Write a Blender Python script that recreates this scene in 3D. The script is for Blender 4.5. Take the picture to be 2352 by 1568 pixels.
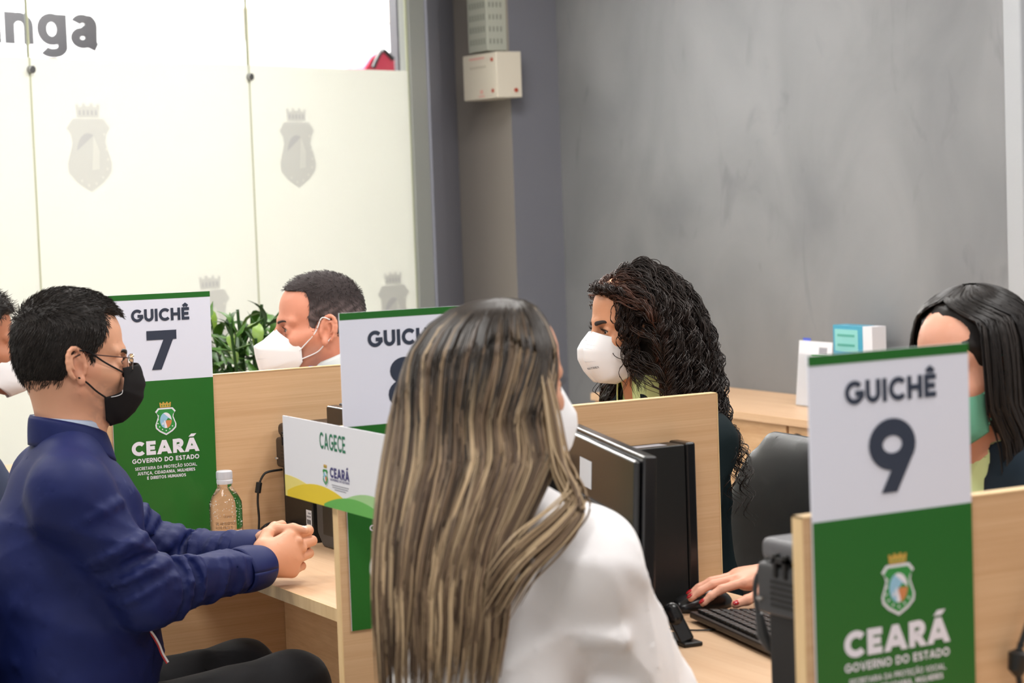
import bpy, math, random
import numpy as np
from mathutils import Vector, Matrix
try:
    import openvdb as vdb
except ImportError:
    import pyopenvdb as vdb
random.seed(7); rng = np.random.default_rng(7)
for _o in list(bpy.data.objects): bpy.data.objects.remove(_o)
sc = bpy.context.scene; COL = sc.collection

# ------------------------------------------------------------------ camera, world, lights, exposure
FPX, YAW, PITCH, ROLL = 4958.663, 1.072, -0.069, -0.036
CAM = np.array([-1.536, -3.451, 1.539])
_F = np.array([math.cos(PITCH)*math.cos(YAW), math.cos(PITCH)*math.sin(YAW), math.sin(PITCH)])
_R = np.array([math.sin(YAW), -math.cos(YAW), 0.0]); _U = np.cross(_R, _F)
RT = math.cos(ROLL)*_R + math.sin(ROLL)*_U; UP = -math.sin(ROLL)*_R + math.cos(ROLL)*_U
cd = bpy.data.cameras.new('camera'); co = bpy.data.objects.new('camera', cd); COL.objects.link(co)
cd.sensor_width = 36.0; cd.lens = FPX/2352*36.0; cd.clip_start = .05
cd.dof.use_dof = True; cd.dof.focus_distance = 4.72; cd.dof.aperture_fstop = 5.6; cd.dof.aperture_blades = 9
_m = np.eye(4); _m[:3, 0] = RT; _m[:3, 1] = UP; _m[:3, 2] = -_F; _m[:3, 3] = CAM
co.matrix_world = Matrix(_m.tolist()); sc.camera = co

w = bpy.data.worlds.new('world'); sc.world = w; w.use_nodes = True
w.node_tree.nodes['Background'].inputs[0].default_value = (0.93, 0.96, 1.0, 1)
w.node_tree.nodes['Background'].inputs[1].default_value = 0.42

def area(name, loc, size, power, col=(1, .97, .93), rot=(0, 0, 0), sy=None):
    l = bpy.data.lights.new(name, 'AREA'); l.energy = power; l.color = col; l.shape = 'RECTANGLE'
    l.size = size; l.size_y = sy or size
    o = bpy.data.objects.new(name, l); o.location = loc; o.rotation_euler = rot; COL.objects.link(o); return o
# ceiling panels of the office and the row over the mall corridor outside
for i, (x, y) in enumerate(((-1.2, -2.2), (-1.0, .4), (.9, -1.6), (.95, .6), (.7, 2.6), (2.3, 1.0), (2.3, -1.4), (-1.1, 2.6), (2.0, 3.2))):
    area('ceiling_light_lamp', (x, y, 2.93), .62, (19, 17, 18, 17, 17, 17, 15, 16, 20)[i], (1, .98, .955))
area('corridor_lamp', (2.7, 7.5, 3.3), 7.5, 560, (1, .99, .965), rot=(0, 0, math.radians(24.6)), sy=1.0)
sc.view_settings.view_transform = 'Standard'; sc.view_settings.look = 'None'
sc.view_settings.gamma = 1; sc.view_settings.use_curve_mapping = False
sc.view_settings.exposure = 0.75

# ------------------------------------------------------------------ helpers: points, materials, objects
def at(px, py, ax, val):
    r = _F + RT*(px-1176)/FPX - UP*(py-784)/FPX
    i = 'xyz'.index(ax); return CAM + r*((val-CAM[i])/r[i])
def srgb(r, g, b):
    f = lambda c: (c/255/12.92) if c/255 <= .04045 else ((c/255+.055)/1.055)**2.4
    return (f(r), f(g), f(b), 1)
MATS = {}
def mat(name, col, rough=.5, metal=0, spec=.5, trans=0, sss=0, bump=None, attr=None, coat=0, sheen=0, ior=None, noise=None, aniso=0):
    if name in MATS: return MATS[name]
    m = bpy.data.materials.new(name); m.use_nodes = True; nt = m.node_tree; b = nt.nodes['Principled BSDF']
    b.inputs['Base Color'].default_value = col; b.inputs['Roughness'].default_value = rough
    b.inputs['Metallic'].default_value = metal; b.inputs['Specular IOR Level'].default_value = spec
    b.inputs['Transmission Weight'].default_value = trans
    if ior: b.inputs['IOR'].default_value = ior
    b.inputs['Coat Weight'].default_value = coat; b.inputs['Coat Roughness'].default_value = .15
    b.inputs['Sheen Weight'].default_value = sheen
    if sss:
        b.inputs['Subsurface Weight'].default_value = sss; b.inputs['Subsurface Scale'].default_value = .006
        b.inputs['Subsurface Radius'].default_value = (1, .35, .2)
    src = None
    if attr:
        a = nt.nodes.new('ShaderNodeAttribute'); a.attribute_name = attr; src = a.outputs['Color']
        nt.links.new(src, b.inputs['Base Color'])
    if noise:   # (scale, amount, stretch xyz)
        tc = nt.nodes.new('ShaderNodeTexCoord'); mp = nt.nodes.new('ShaderNodeMapping'); nz = nt.nodes.new('ShaderNodeTexNoise')
        mp.inputs['Scale'].default_value = noise[2]; nz.inputs['Scale'].default_value = noise[0]; nz.inputs['Detail'].default_value = 5
        nt.links.new(tc.outputs['Object'], mp.inputs[0]); nt.links.new(mp.outputs[0], nz.inputs['Vector'])
        mr = nt.nodes.new('ShaderNodeMapRange'); mr.inputs[1].default_value = .3; mr.inputs[2].default_value = .7
        mr.inputs[3].default_value = 1-noise[1]; mr.inputs[4].default_value = 1+noise[1]
        nt.links.new(nz.outputs[0], mr.inputs[0])
        hs = nt.nodes.new('ShaderNodeHueSaturation'); nt.links.new(mr.outputs[0], hs.inputs['Value'])
        if src: nt.links.new(src, hs.inputs['Color'])
        else: hs.inputs['Color'].default_value = col
        nt.links.new(hs.outputs[0], b.inputs['Base Color'])
    if bump:    # (scale, strength, distance)
        nz = nt.nodes.new('ShaderNodeTexNoise'); nz.inputs['Scale'].default_value = bump[0]; nz.inputs['Detail'].default_value = 4
        tc = nt.nodes.new('ShaderNodeTexCoord'); nt.links.new(tc.outputs['Object'], nz.inputs['Vector'])
        bp = nt.nodes.new('ShaderNodeBump'); bp.inputs['Strength'].default_value = bump[1]; bp.inputs['Distance'].default_value = bump[2]
        nt.links.new(nz.outputs[0], bp.inputs['Height']); nt.links.new(bp.outputs[0], b.inputs['Normal'])
    MATS[name] = m; return m

def wood(name, c1, c2, stretch):
    m = bpy.data.materials.new(name); m.use_nodes = True; nt = m.node_tree; b = nt.nodes['Principled BSDF']
    b.inputs['Roughness'].default_value = .42; b.inputs['Specular IOR Level'].default_value = .35
    tc = nt.nodes.new('ShaderNodeTexCoord'); mp = nt.nodes.new('ShaderNodeMapping'); mp.inputs['Scale'].default_value = stretch
    nt.links.new(tc.outputs['Object'], mp.inputs[0])
    n1 = nt.nodes.new('ShaderNodeTexNoise'); n1.inputs['Scale'].default_value = 26; n1.inputs['Detail'].default_value = 8; n1.inputs['Roughness'].default_value = .62
    n2 = nt.nodes.new('ShaderNodeTexNoise'); n2.inputs['Scale'].default_value = 5; n2.inputs['Detail'].default_value = 3; n2.inputs['Distortion'].default_value = .6
    nt.links.new(mp.outputs[0], n1.inputs['Vector']); nt.links.new(mp.outputs[0], n2.inputs['Vector'])
    mx = nt.nodes.new('ShaderNodeMix'); mx.inputs[0].default_value = .45
    nt.links.new(n1.outputs[0], mx.inputs[2]); nt.links.new(n2.outputs[0], mx.inputs[3])
    cr = nt.nodes.new('ShaderNodeValToRGB'); cr.color_ramp.elements[0].position = .36; cr.color_ramp.elements[1].position = .62
    cr.color_ramp.elements[0].color = c2; cr.color_ramp.elements[1].color = c1
    nt.links.new(mx.outputs[0], cr.inputs[0]); nt.links.new(cr.outputs[0], b.inputs['Base Color'])
    return m

def tag(o, label=None, cat=None, group=None, kind=None):
    for k, v in (('label', label), ('category', cat), ('group', group), ('kind', kind)):
        if v: o[k] = v
    return o
def empty(name, loc, label=None, cat=None, group=None, kind=None):
    o = bpy.data.objects.new(name, None); COL.objects.link(o); o.location = loc; o.empty_display_size = .1
    return tag(o, label, cat, group, kind)
PARW = {}
def link(name, me, m=None, parent=None):
    o = bpy.data.objects.new(name, me); COL.objects.link(o)
    if m is not None:
        for x in (m if isinstance(m, (list, tuple)) else [m]): me.materials.append(x)
    if parent is not None:
        o.parent = parent
        p = parent; t = Vector((0, 0, 0))
        while p is not None:
            t += p.location; p = p.parent
        o.location = -t        # meshes are written in world coordinates
    return o
def rawmesh(name, v, f, m=None, parent=None, smooth=True, mi=None, col=None):
    """fast mesh from numpy arrays; f is (n,3) or (n,4)"""
    me = bpy.data.meshes.new(name); v = np.asarray(v, np.float32); f = np.asarray(f, np.int32); k = f.shape[1]
    me.vertices.add(len(v)); me.vertices.foreach_set('co', v.ravel())
    me.loops.add(f.size); me.loops.foreach_set('vertex_index', f.ravel())
    me.polygons.add(len(f)); me.polygons.foreach_set('loop_start', np.arange(0, f.size, k, dtype=np.int32))
    me.polygons.foreach_set('loop_total', np.full(len(f), k, np.int32))
    me.polygons.foreach_set('use_smooth', np.full(len(f), smooth))
    if mi is not None: me.polygons.foreach_set('material_index', np.asarray(mi, np.int32))
    me.update(calc_edges=True)
    if col is not None:
        c = np.ones((len(v), 4), np.float32); c[:, :3] = col
        a = me.color_attributes.new('tone', 'FLOAT_COLOR', 'POINT'); a.data.foreach_set('color', c.ravel())
    return link(name, me, m, parent)

class MB:
    """collects boxes, prisms, tubes and lathes into one mesh (world coordinates)"""
    def __init__(s): s.v = []; s.f = []; s.mi = []
    def add(s, v, f, mi=0):
        b = len(s.v); s.v += [tuple(map(float, p)) for p in v]; s.f += [tuple(b+i for i in q) for q in f]; s.mi += [mi]*len(f); return s
    def box(s, lo, hi, mi=0, M=None, o=None):
        x0, y0, z0 = lo; x1, y1, z1 = hi
        v = [(x0,y0,z0),(x1,y0,z0),(x1,y1,z0),(x0,y1,z0),(x0,y0,z1),(x1,y0,z1),(x1,y1,z1),(x0,y1,z1)]
        if M is not None: v = [tuple(np.array(o)+np.array(M)@np.array(p)) for p in v]
        return s.add(v, [(0,3,2,1),(4,5,6,7),(0,1,5,4),(1,2,6,5),(2,3,7,6),(3,0,4,7)], mi)
    def prism(s, poly, origin, u, v, n, t0, t1, mi=0):
        """poly of (a,b) in the plane origin+a*u+b*v, extruded from t0 to t1 along n"""
        o = np.array(origin, float); u = np.array(u, float); v = np.array(v, float); n = np.array(n, float); k = len(poly)
        P = [o+a*u+b*v+n*t0 for a, b in poly]+[o+a*u+b*v+n*t1 for a, b in poly]
        return s.add(P, [tuple(range(k))[::-1], tuple(range(k, 2*k))]+[(i, (i+1) % k, k+(i+1) % k, k+i) for i in range(k)], mi)
    def tube(s, pts, r, seg=8, mi=0, cap=True):
        pts = [np.array(p, float) for p in pts]; n = len(pts); rr = r if hasattr(r, '__len__') else [r]*n; vs = []
        for i, p in enumerate(pts):
            t = pts[min(i+1, n-1)]-pts[max(i-1, 0)]; t /= np.linalg.norm(t)+1e-9
            a = np.cross(t, (0, 0, 1) if abs(t[2]) < .9 else (1, 0, 0)); a /= np.linalg.norm(a); b = np.cross(t, a)
            vs += [p+rr[i]*(math.cos(2*math.pi*k/seg)*a+math.sin(2*math.pi*k/seg)*b) for k in range(seg)]
        fs = [(i*seg+k, i*seg+(k+1) % seg, (i+1)*seg+(k+1) % seg, (i+1)*seg+k) for i in range(n-1) for k in range(seg)]
        if cap: fs += [tuple(range(seg))[::-1], tuple(range((n-1)*seg, n*seg))]
        return s.add(vs, fs, mi)
    def lathe(s, prof, c, seg=32, mi=0, axis=None, ex=1, ey=1):
        vs = []; n = len(prof)
        for r, z in prof:
            vs += [(c[0]+r*ex*math.cos(2*math.pi*k/seg), c[1]+r*ey*math.sin(2*math.pi*k/seg), c[2]+z) for k in range(seg)]
        fs = [(i*seg+k, i*seg+(k+1) % seg, (i+1)*seg+(k+1) % seg, (i+1)*seg+k) for i in range(n-1) for k in range(seg)]
        return s.add(vs, fs+[tuple(range(seg))[::-1], tuple(range((n-1)*seg, n*seg))], mi)
    def build(s, name, m=None, parent=None, bevel=0, smooth=False, seg=2):
        me = bpy.data.meshes.new(name); me.from_pydata(s.v, [], s.f); me.update()
        me.polygons.foreach_set('material_index', s.mi)
        if smooth or bevel: me.polygons.foreach_set('use_smooth', [True]*len(me.polygons))
        o = link(name, me, m, parent)
        if bevel:
            b = o.modifiers.new('bevel', 'BEVEL'); b.width = bevel; b.segments = seg; b.limit_method = 'ANGLE'; b.harden_normals = True
        elif smooth:
            e = o.modifiers.new('split', 'EDGE_SPLIT'); e.split_angle = math.radians(38)
        return o
def rbox(name, lo, hi, m, parent=None, bevel=.002, seg=2):
    return MB().box(lo, hi).build(name, m, parent, bevel=bevel, seg=seg)
def bez(pts, n=24):
    """smooth curve through points (Catmull-Rom)"""
    P = [np.array(p, float) for p in pts]; P = [2*P[0]-P[1]]+P+[2*P[-1]-P[-2]]; out = []
    for i in range(1, len(P)-2):
        for t in np.linspace(0, 1, n, endpoint=False):
            out.append(.5*((2*P[i])+(-P[i-1]+P[i+1])*t+(2*P[i-1]-5*P[i]+4*P[i+1]-P[i+2])*t*t+(-P[i-1]+3*P[i]-3*P[i+1]+P[i+2])*t**3))
    out.append(P[-2]); return out

# ------------------------------------------------------------------ lettering drawn as strokes
def arc(cx, cy, rx, ry, a0, a1, n=14):
    return [(cx+rx*math.cos(math.radians(a0+(a1-a0)*i/n)), cy+ry*math.sin(math.radians(a0+(a1-a0)*i/n))) for i in range(n+1)]
def glyph(ch, w):
    """returns (advance, strokes, parallelograms); cap height 1"""
    h = w/2; S = []; D = []
    base = {'Á': 'A', 'Ã': 'A', 'Ê': 'E', 'Ç': 'C', 'É': 'E', 'Í': 'I'}.get(ch, ch)
    O = lambda a0, a1: arc(.52, .5, .52-h, .5-h+.012, a0, a1, 26)
    if base == 'A': W = .98; D = [(.1, .49, 0, 1), (.88, .49, 0, 1)]; S = [[(.25, .3), (.73, .3)]]
    elif base == 'C': W = .9; S = [O(42, 318)]
    elif base == 'G': W = 1.0; S = [O(42, 345), [(.55, .46), (1.02, .46)], [(1.02-h*.9, .5), (1.02-h*.9, .25)]]
    elif base == 'O': W = 1.04; S = [O(0, 360)]
    elif base == 'E': W = .66; S = [[(h, 0), (h, 1)], [(0, h), (.66, h)], [(0, .5), (.6, .5)], [(0, 1-h), (.66, 1-h)]]
    elif base == 'F': W = .62; S = [[(h, 0), (h, 1)], [(0, .5), (.58, .5)], [(0, 1-h), (.62, 1-h)]]
    elif base == 'L': W = .6; S = [[(h, 0), (h, 1)], [(0, h), (.6, h)]]
    elif base == 'I': W = w; S = [[(h, 0), (h, 1)]]
    elif base == 'H': W = .82; S = [[(h, 0), (h, 1)], [(.82-h, 0), (.82-h, 1)], [(0, .5), (.82, .5)]]
    elif base == 'U': W = .8; S = [[(h, 1)]+arc(.4, .4, .4-h, .4-h, 180, 360, 16)+[(.8-h, 1)]]
    elif base == 'T': W = .72; S = [[(.36, 0), (.36, 1)], [(0, 1-h), (.72, 1-h)]]
    elif base == 'D': W = .86; S = [[(h, 0), (h, 1)], [(0, h), (.36, h)]+arc(.36, .5, .5-h, .5-h, -90, 90, 16)+[(0, 1-h)]]
    elif base in 'PR':
        W = .74; S = [[(h, 0), (h, 1)], [(0, .36+h*.2), (.42, .36+h*.2)]+arc(.42, .68+h*.1-.0, .3-h+.03, .32-h*.9, -90, 90, 12)+[(0, 1-h)]]
        if base == 'R': D = [(.66, .38, 0, .42)]
    elif base == 'B': W = .7; S = [[(h, 0), (h, 1)], [(0, h), (.4, h)]+arc(.4, .26+h*.2, .3-h, .26-h*.8, -90, 90)+[(0, .5)], [(0, .5), (.38, .5)]+arc(.38, .74, .27-h, .25-h*.8, -90, 90)+[(0, 1-h)]]
    elif base == 'J': W = .56; S = [arc(.28, .28, .28-h, .28-h, 200, 360, 12)+[(.56-h, 1)]]
    elif base == 'N': W = .86; S = [[(h, 0), (h, 1)], [(.86-h, 0), (.86-h, 1)]]; D = [(.86-h*1.2, h*1.2, 0, 1)]
    elif base == 'M': W = 1.04; S = [[(h, 0), (h, 1)], [(1.04-h, 0), (1.04-h, 1)]]; D = [(.52, h*1.2, .2, 1), (.52, 1.04-h*1.2, .2, 1)]
    elif base == 'V': W = .9; D = [(.45, .1, 0, 1), (.45, .8, 0, 1)]
    elif base == 'X': W = .84; D = [(.1, .74, 0, 1), (.74, .1, 0, 1)]
    elif base == 'S': W = .7; S = [arc(.35, .73, .33-h, .27-h, 25, 270, 16)+arc(.35, .27, .35-h, .27-h, 90, -155, 16)]
    elif base == '7': W = .78; S = [[(0, 1-h), (.8, 1-h)]]; D = [(.24, .68, 0, 1)]
    elif base == '8': W = .74; S = [arc(.37, .745, .32-h, .265-h, 0, 360, 24), arc(.37, .285, .37-h, .295-h, 0, 360, 24)]
    elif base == '9': W = .8; S = [arc(.4, .655, .4-h, .355-h, 0, 360, 28)]; D = [(.33, .62, 0, .5)]
    elif base == '0': W = .8; S = [arc(.4, .5, .4-h, .5-h, 0, 360, 24)]
    elif base == ',': W = w; S = [[(h, .14), (h*.5, -.14)]]
    elif base == '.': W = w; S = [[(h, 0), (h, w)]]
    elif base == 'n': W = .62; S = [[(h, 0), (h, .74)], [(h, .35)]+arc(.31, .42, .31-h, .32-h, 180, 0, 14)+[(.62-h, 0)]]
    elif base == 'i': W = w; S = [[(h, 0), (h, .74)], [(h, .85), (h, 1)]]
    elif base == 'g': W = .66; S = [arc(.32, .38, .32-h, .38-h, 0, 360, 22), [(.66-h, .74), (.66-h, .0)]+arc(.33, -.02, .33-h, .26-h, 0, -150, 14)]
    elif base == 'a': W = .64; S = [arc(.28, .5, .27-h, .24-h*.7, 160, 60, 8)+arc(.36, .48, .28-h*1.2, .24-h*.5, 60, 0, 6)+[(.6-h, .05), (.66-h*.6, .0)], [(.56-h, .44), (.35, .41)]+arc(.27, .21, .27-h, .21-h*.6, 80, 330, 14)+[(.55-h, .25)]]
    else: W = .38
    if ch in 'ÁÉÍ': D.append((W/2-.04, W/2+.16, 1.09, 1.3))
    if ch == 'Ê': S.append([(W/2-.2, 1.1), (W/2, 1.24), (W/2+.2, 1.1)])
    if ch == 'Ã': S.append([(W/2-.22, 1.1), (W/2-.1, 1.2), (W/2+.08, 1.12), (W/2+.22, 1.22)])
    if ch == 'Ç': S.append([(W/2+.05, 0), (W/2+.1, -.12), (W/2-.08, -.2)])
    return W, S, D
def letters(mb, text, origin, u, v, n, size, w=.2, track=.11, align='c', t=(0, .0006), mi=0, sx=1.0, width=None):
    """flat raised print; origin is the baseline point; v points up"""
    o = np.array(origin, float); u = np.array(u, float)*sx; v = np.array(v, float); n = np.array(n, float)
    adv = 0; out = []
    for ch in text:
        W, S, D = glyph(ch, w); out.append((adv, S, D)); adv += W+track
    adv -= track
    if width: u = u*(width/(adv*size)/np.linalg.norm(u))
    x0 = {'c': -adv/2, 'l': 0, 'r': -adv}[align]
    def P(x, y, d): return o+((x0+x)*u+y*v)*size+n*d
    for (ax, S, D) in out:
        lift = 0
        for pl in S:
            pl = [(ax+a, b) for a, b in pl]; k = len(pl); L = []; Rr = []
            closed = abs(pl[0][0]-pl[-1][0])+abs(pl[0][1]-pl[-1][1]) < 1e-6 and k > 4
            for i in range(k):
                a = pl[i-1] if i else (pl[-2] if closed else pl[0]); b = pl[i]; c = pl[i+1] if i < k-1 else (pl[1] if closed else pl[-1])
                d1 = np.array(b)-a; d2 = np.array(c)-b
                if np.linalg.norm(d1) < 1e-9: d1 = d2
                if np.linalg.norm(d2) < 1e-9: d2 = d1
                d1 = d1/(np.linalg.norm(d1)+1e-9); d2 = d2/(np.linalg.norm(d2)+1e-9)
                tn = d1+d2; tn /= np.linalg.norm(tn)+1e-9; nn = np.array((-tn[1], tn[0])); cs = max(.5, nn@np.array((-d1[1], d1[0])))
                L.append(np.array(b)+nn*w/2/cs); Rr.append(np.array(b)-nn*w/2/cs)
            vs = [P(*p, t[1]) for p in L]+[P(*p, t[1]) for p in Rr]
            lift += .00006; mb.add([p+n*lift for p in vs], [(k+i, k+i+1, i+1, i) for i in range(k-1)], mi)
        for (xa, xb, y0, y1) in D:
            th = math.atan2(y1-y0, abs(xb-xa)); hw = w/2/max(.5, math.sin(th))
            lift += .00006; mb.add([P(ax+xa-hw, y0, t[1]+lift), P(ax+xa+hw, y0, t[1]+lift), P(ax+xb+hw, y1, t[1]+lift), P(ax+xb-hw, y1, t[1]+lift)], [(0, 1, 2, 3)], mi)
    return adv*size*np.linalg.norm(u)

# ------------------------------------------------------------------ body modelling: smooth-blended volumes turned into one mesh
def nz(v): v = np.array(v, float); return v/(np.linalg.norm(v)+1e-12)
class Vol:
    def __init__(s, lo, hi, h):
        s.lo = np.array(lo, np.float32); s.h = h; s.n = np.ceil((np.array(hi)-lo)/h).astype(int)+1
        s.a = np.full(s.n, .06, np.float32)
    adapt = 0.0
    def put(s, fn, lo, hi, k=.01, op='u'):
        i0 = np.clip(np.floor((np.array(lo)-s.lo)/s.h).astype(int), 0, s.n); i1 = np.clip(np.ceil((np.array(hi)-s.lo)/s.h).astype(int)+1, 0, s.n)
        if np.any(i1 <= i0): return s
        ax = [(s.lo[j]+np.arange(i0[j], i1[j], dtype=np.float32)*s.h).astype(np.float32) for j in range(3)]
        X, Y, Z = ax[0][:, None, None], ax[1][None, :, None], ax[2][None, None, :]
        d = fn(X, Y, Z).astype(np.float32); sl = tuple(slice(i0[j], i1[j]) for j in range(3)); a = s.a[sl]
        k = max(k, 1e-5)
        if op == 'u': q = np.clip(.5+.5*(a-d)/k, 0, 1); s.a[sl] = a*(1-q)+d*q-k*q*(1-q)
        else:
            if op == 's': d = -d
            q = np.clip(.5+.5*(d-a)/k, 0, 1); s.a[sl] = a*(1-q)+d*q+k*q*(1-q)     # smooth max
        return s
    def cone(s, a, b, ra, rb, k=.01, op='u', flat=None):
        a = np.array(a, np.float32); b = np.array(b, np.float32); ab = b-a; st = 1.0; fa = None
        if flat is not None: fa = nz(flat[0]).astype(np.float32); st = flat[1]
        g = 1/st-1
        def fn(X, Y, Z):
            x, y, z = X-a[0], Y-a[1], Z-a[2]; A = ab
            if fa is not None:
                dt = (x*fa[0]+y*fa[1]+z*fa[2])*g; x, y, z = x+dt*fa[0], y+dt*fa[1], z+dt*fa[2]
                A = ab+fa*(ab@fa)*g
            t = np.clip((x*A[0]+y*A[1]+z*A[2])/(A@A+1e-12), 0, 1)
            return (np.sqrt((x-t*A[0])**2+(y-t*A[1])**2+(z-t*A[2])**2)-(ra+(rb-ra)*t))
        m = max(ra, rb)*max(1, st)+k+.02
        return s.put(fn, np.minimum(a, b)-m, np.maximum(a, b)+m, k, op)
    def ell(s, c, r, k=.01, M=None, op='u'):
        c = np.array(c, float); r = np.array(r, float); M = np.eye(3) if M is None else M
        def fn(X, Y, Z):
            x, y, z = X-c[0], Y-c[1], Z-c[2]
            u = [(x*M[0, j]+y*M[1, j]+z*M[2, j]) for j in range(3)]
            k0 = np.sqrt(sum((u[j]/r[j])**2 for j in range(3)))+1e-6; k1 = np.sqrt(sum((u[j]/r[j]**2)**2 for j in range(3)))+1e-6
            return k0*(k0-1)/k1
        e = np.abs(M)@r+k+.02
        return s.put(fn, c-e, c+e, k, op)
    def cut(s, p, n, k=.002, rad=None):
        """remove what lies beyond the plane (p, n); within rad of p if given"""
        p = np.array(p, float); n = nz(n); R = rad or 9
        return s.put(lambda X, Y, Z: (X-p[0])*n[0]+(Y-p[1])*n[1]+(Z-p[2])*n[2], p-R, p+R, k, 'i')
    def coords(s):
        ax = [(s.lo[j]+np.arange(s.n[j], dtype=np.float32)*s.h) for j in range(3)]
        return ax[0][:, None, None], ax[1][None, :, None], ax[2][None, None, :]
    def points(s):
        G = vdb.FloatGrid(.06); G.copyFromArray(np.ascontiguousarray(s.a)); p, t, q = G.convertToPolygons(0.0, s.adapt); q = np.asarray(q); t = np.asarray(t)
        if s.adapt: q = np.vstack([q[:, [0, 1, 2]], q[:, [0, 2, 3]], t.reshape(-1, 3)])
        return p*s.h+s.lo, q[:, ::-1]
    def mesh(s, name, m, parent=None, disp=None, colf=None):
        if name == 'hair': s.adapt = 0.0
        elif name == 'body': s.adapt = .03
        elif disp is not None and name in ('shirt', 'blazer', 'trousers', 'blouse'): s.adapt = .006
        else: s.adapt = .02
        p, q = s.points()
        if len(q):
            a, b, c = p[q[:, 0]], p[q[:, 1]], p[q[:, 2]]
            nn = np.cross(b-a, c-a); vol = np.einsum('ij,ij->', a, nn)
            if vol < 0: q = q[:, ::-1]; nn = -nn
            if disp is not None:
                vn = np.zeros_like(p)
                for j in range(q.shape[1]): np.add.at(vn, q[:, j], nn)
                vn /= np.linalg.norm(vn, axis=1, keepdims=True)+1e-12; p = p+vn*disp(p)[:, None]
        return rawmesh(name, p, q, m, parent, col=None if colf is None else colf(p))

def folds(amp, freq, seed, stretch=(1, 1, 1), mask=None):
    """soft ridged folds, as of cloth: height in metres for an array of points"""
    r = np.random.default_rng(seed); K = r.normal(size=(4, 3)); K /= np.linalg.norm(K, axis=1, keepdims=True); ph = r.uniform(0, 6.28, 8)
    st = np.array(stretch)
    def f(p):
        q = p*st; wv = np.sin(q@K[2]*freq*.6+ph[2])*1.4+np.sin(q@K[3]*freq*.45+ph[3])*1.2
        a = np.sin(q@K[0]*freq+wv+ph[0]); b = np.sin(q@K[1]*freq*1.7+wv*1.3+ph[1])
        h = amp*((1-np.abs(a))**1.6*.9+(1-np.abs(b))**2*.45-.55)
        return h if mask is None else h*mask(p)
    return f

class Fr:
    """a local frame: x forward, y left, z up"""
    def __init__(s, o, yaw, pitch=0, roll=0, sc=1.0):
        cy, sy = math.cos(math.radians(yaw)), math.sin(math.radians(yaw)); cp, sp = math.cos(math.radians(pitch)), math.sin(math.radians(pitch))
        cr, sr = math.cos(math.radians(roll)), math.sin(math.radians(roll))
        Rz = np.array([[cy, -sy, 0], [sy, cy, 0], [0, 0, 1]]); Ry = np.array([[cp, 0, -sp], [0, 1, 0], [sp, 0, cp]]); Rx = np.array([[1, 0, 0], [0, cr, -sr], [0, sr, cr]])
        s.o = np.array(o, float); s.M = Rz@Ry@Rx; s.s = sc
    def w(s, p): return s.o+s.M@(np.array(p, float)*s.s)
    def W(s, P): return s.o+(np.asarray(P)*s.s)@s.M.T
    def L(s, P): return ((np.asarray(P)-s.o)@s.M)/s.s

def head_at_ear(px, py, yy, side, yaw, pitch=0, roll=0, sc=1.0):
    """frame of a head whose ear (side -1 right, +1 left) is seen at the pixel, at depth y"""
    F = Fr((0, 0, 0), yaw, pitch, roll, sc); F.o = at(px, py, 'y', yy)-F.M@(np.array((-.010, .080*side, .002))*sc); return F
def head(V, F, neck, fem=False, neck_r=.056, jaw=1.0):
    E = lambda c, r, k=.012, op='u': V.ell(F.w(c), np.array(r)*F.s, k, F.M, op)
    C = lambda a, b, ra, rb, k=.01, op='u': V.cone(F.w(a), F.w(b), ra*F.s, rb*F.s, k, op)
    E((-.018, 0, .045), (.094, .077, .088)); E((.02, 0, .05), (.072, .066, .072), .02); E((-.04, 0, .012), (.066, .068, .065), .02)
    E((.035, 0, -.03), (.056, .056, .07), .02); E((.005, 0, -.03), (.05, .062, .05), .02)
    for y in (-1, 1):
        C((.0, .054*y, -.045), (.068, .019*y, -.098), .018*jaw, .017, .02)
        C((.062, .043*y, -.022), (.02, .062*y, -.008), .0155, .012, .025)
        C((.088, .010*y, .026), (.068, .046*y, .024), .0105, .010, .012)
    E((.07, 0, -.1), (.024, .024, .016), .015); E((.076, 0, -.06), (.026, .03, .026), .015)
    for y in (-1, 1): E((.096, .031*y, .004), (.018, .0175, .0125), .012, 's')
    C((.088, 0, .018), (.112, 0, -.028), .0085, .010, .012); E((.113, 0, -.032), (.011, .011, .010), .008)
    for y in (-1, 1): E((.102, .012*y, -.037), (.011, .007, .007), .006)
    E((.1, 0, -.062), (.010, .022, .005), .005); E((.098, 0, -.070), (.010, .019, .006), .005)
    for y in (-1, 1):                                             # eyelids, then the slit between them
        E((.0745, .031*y, .003), (.0150, .0155, .0145), .004)
        E((.089, .0315*y, .0025), (.0095, .0125, .0046), .003, 's')
        # ear: rim, inner fold, lobe
        ex = lambda t, q=1.0: (-.012+.0175*q*math.cos(t)-.004*math.sin(t), (.074+.012*(1-math.cos(t))*.5+.004)*y, .004+.031*q*math.sin(t))
        E((-.010, .076*y, .002), (.017, .006, .027), .006)
        ts = np.linspace(-.6, 4.2, 13)
        for t0, t1 in zip(ts[:-1], ts[1:]): C(ex(t0), ex(t1), .0042, .0042, .004)
        ts = np.linspace(.2, 3.9, 8)
        for t0, t1 in zip(ts[:-1], ts[1:]): C(ex(t0, .55), ex(t1, .55), .0026, .0026, .003)
        E((-.002, .080*y, -.028), (.008, .0055, .010), .006); E((-.005, .084*y, -.004), (.0075, .007, .012), .004, 's')
        E((.006, .080*y, -.002), (.004, .005, .007), .003)
    V.cone(F.w((-.038, 0, -.03)), neck, neck_r*F.s*.98, neck_r, .03)
    V.cone(F.w((-.005, 0, -.075)), np.array(neck)+F.M[:, 0]*.02*F.s, neck_r*.72, neck_r*.8, .03)

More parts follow.
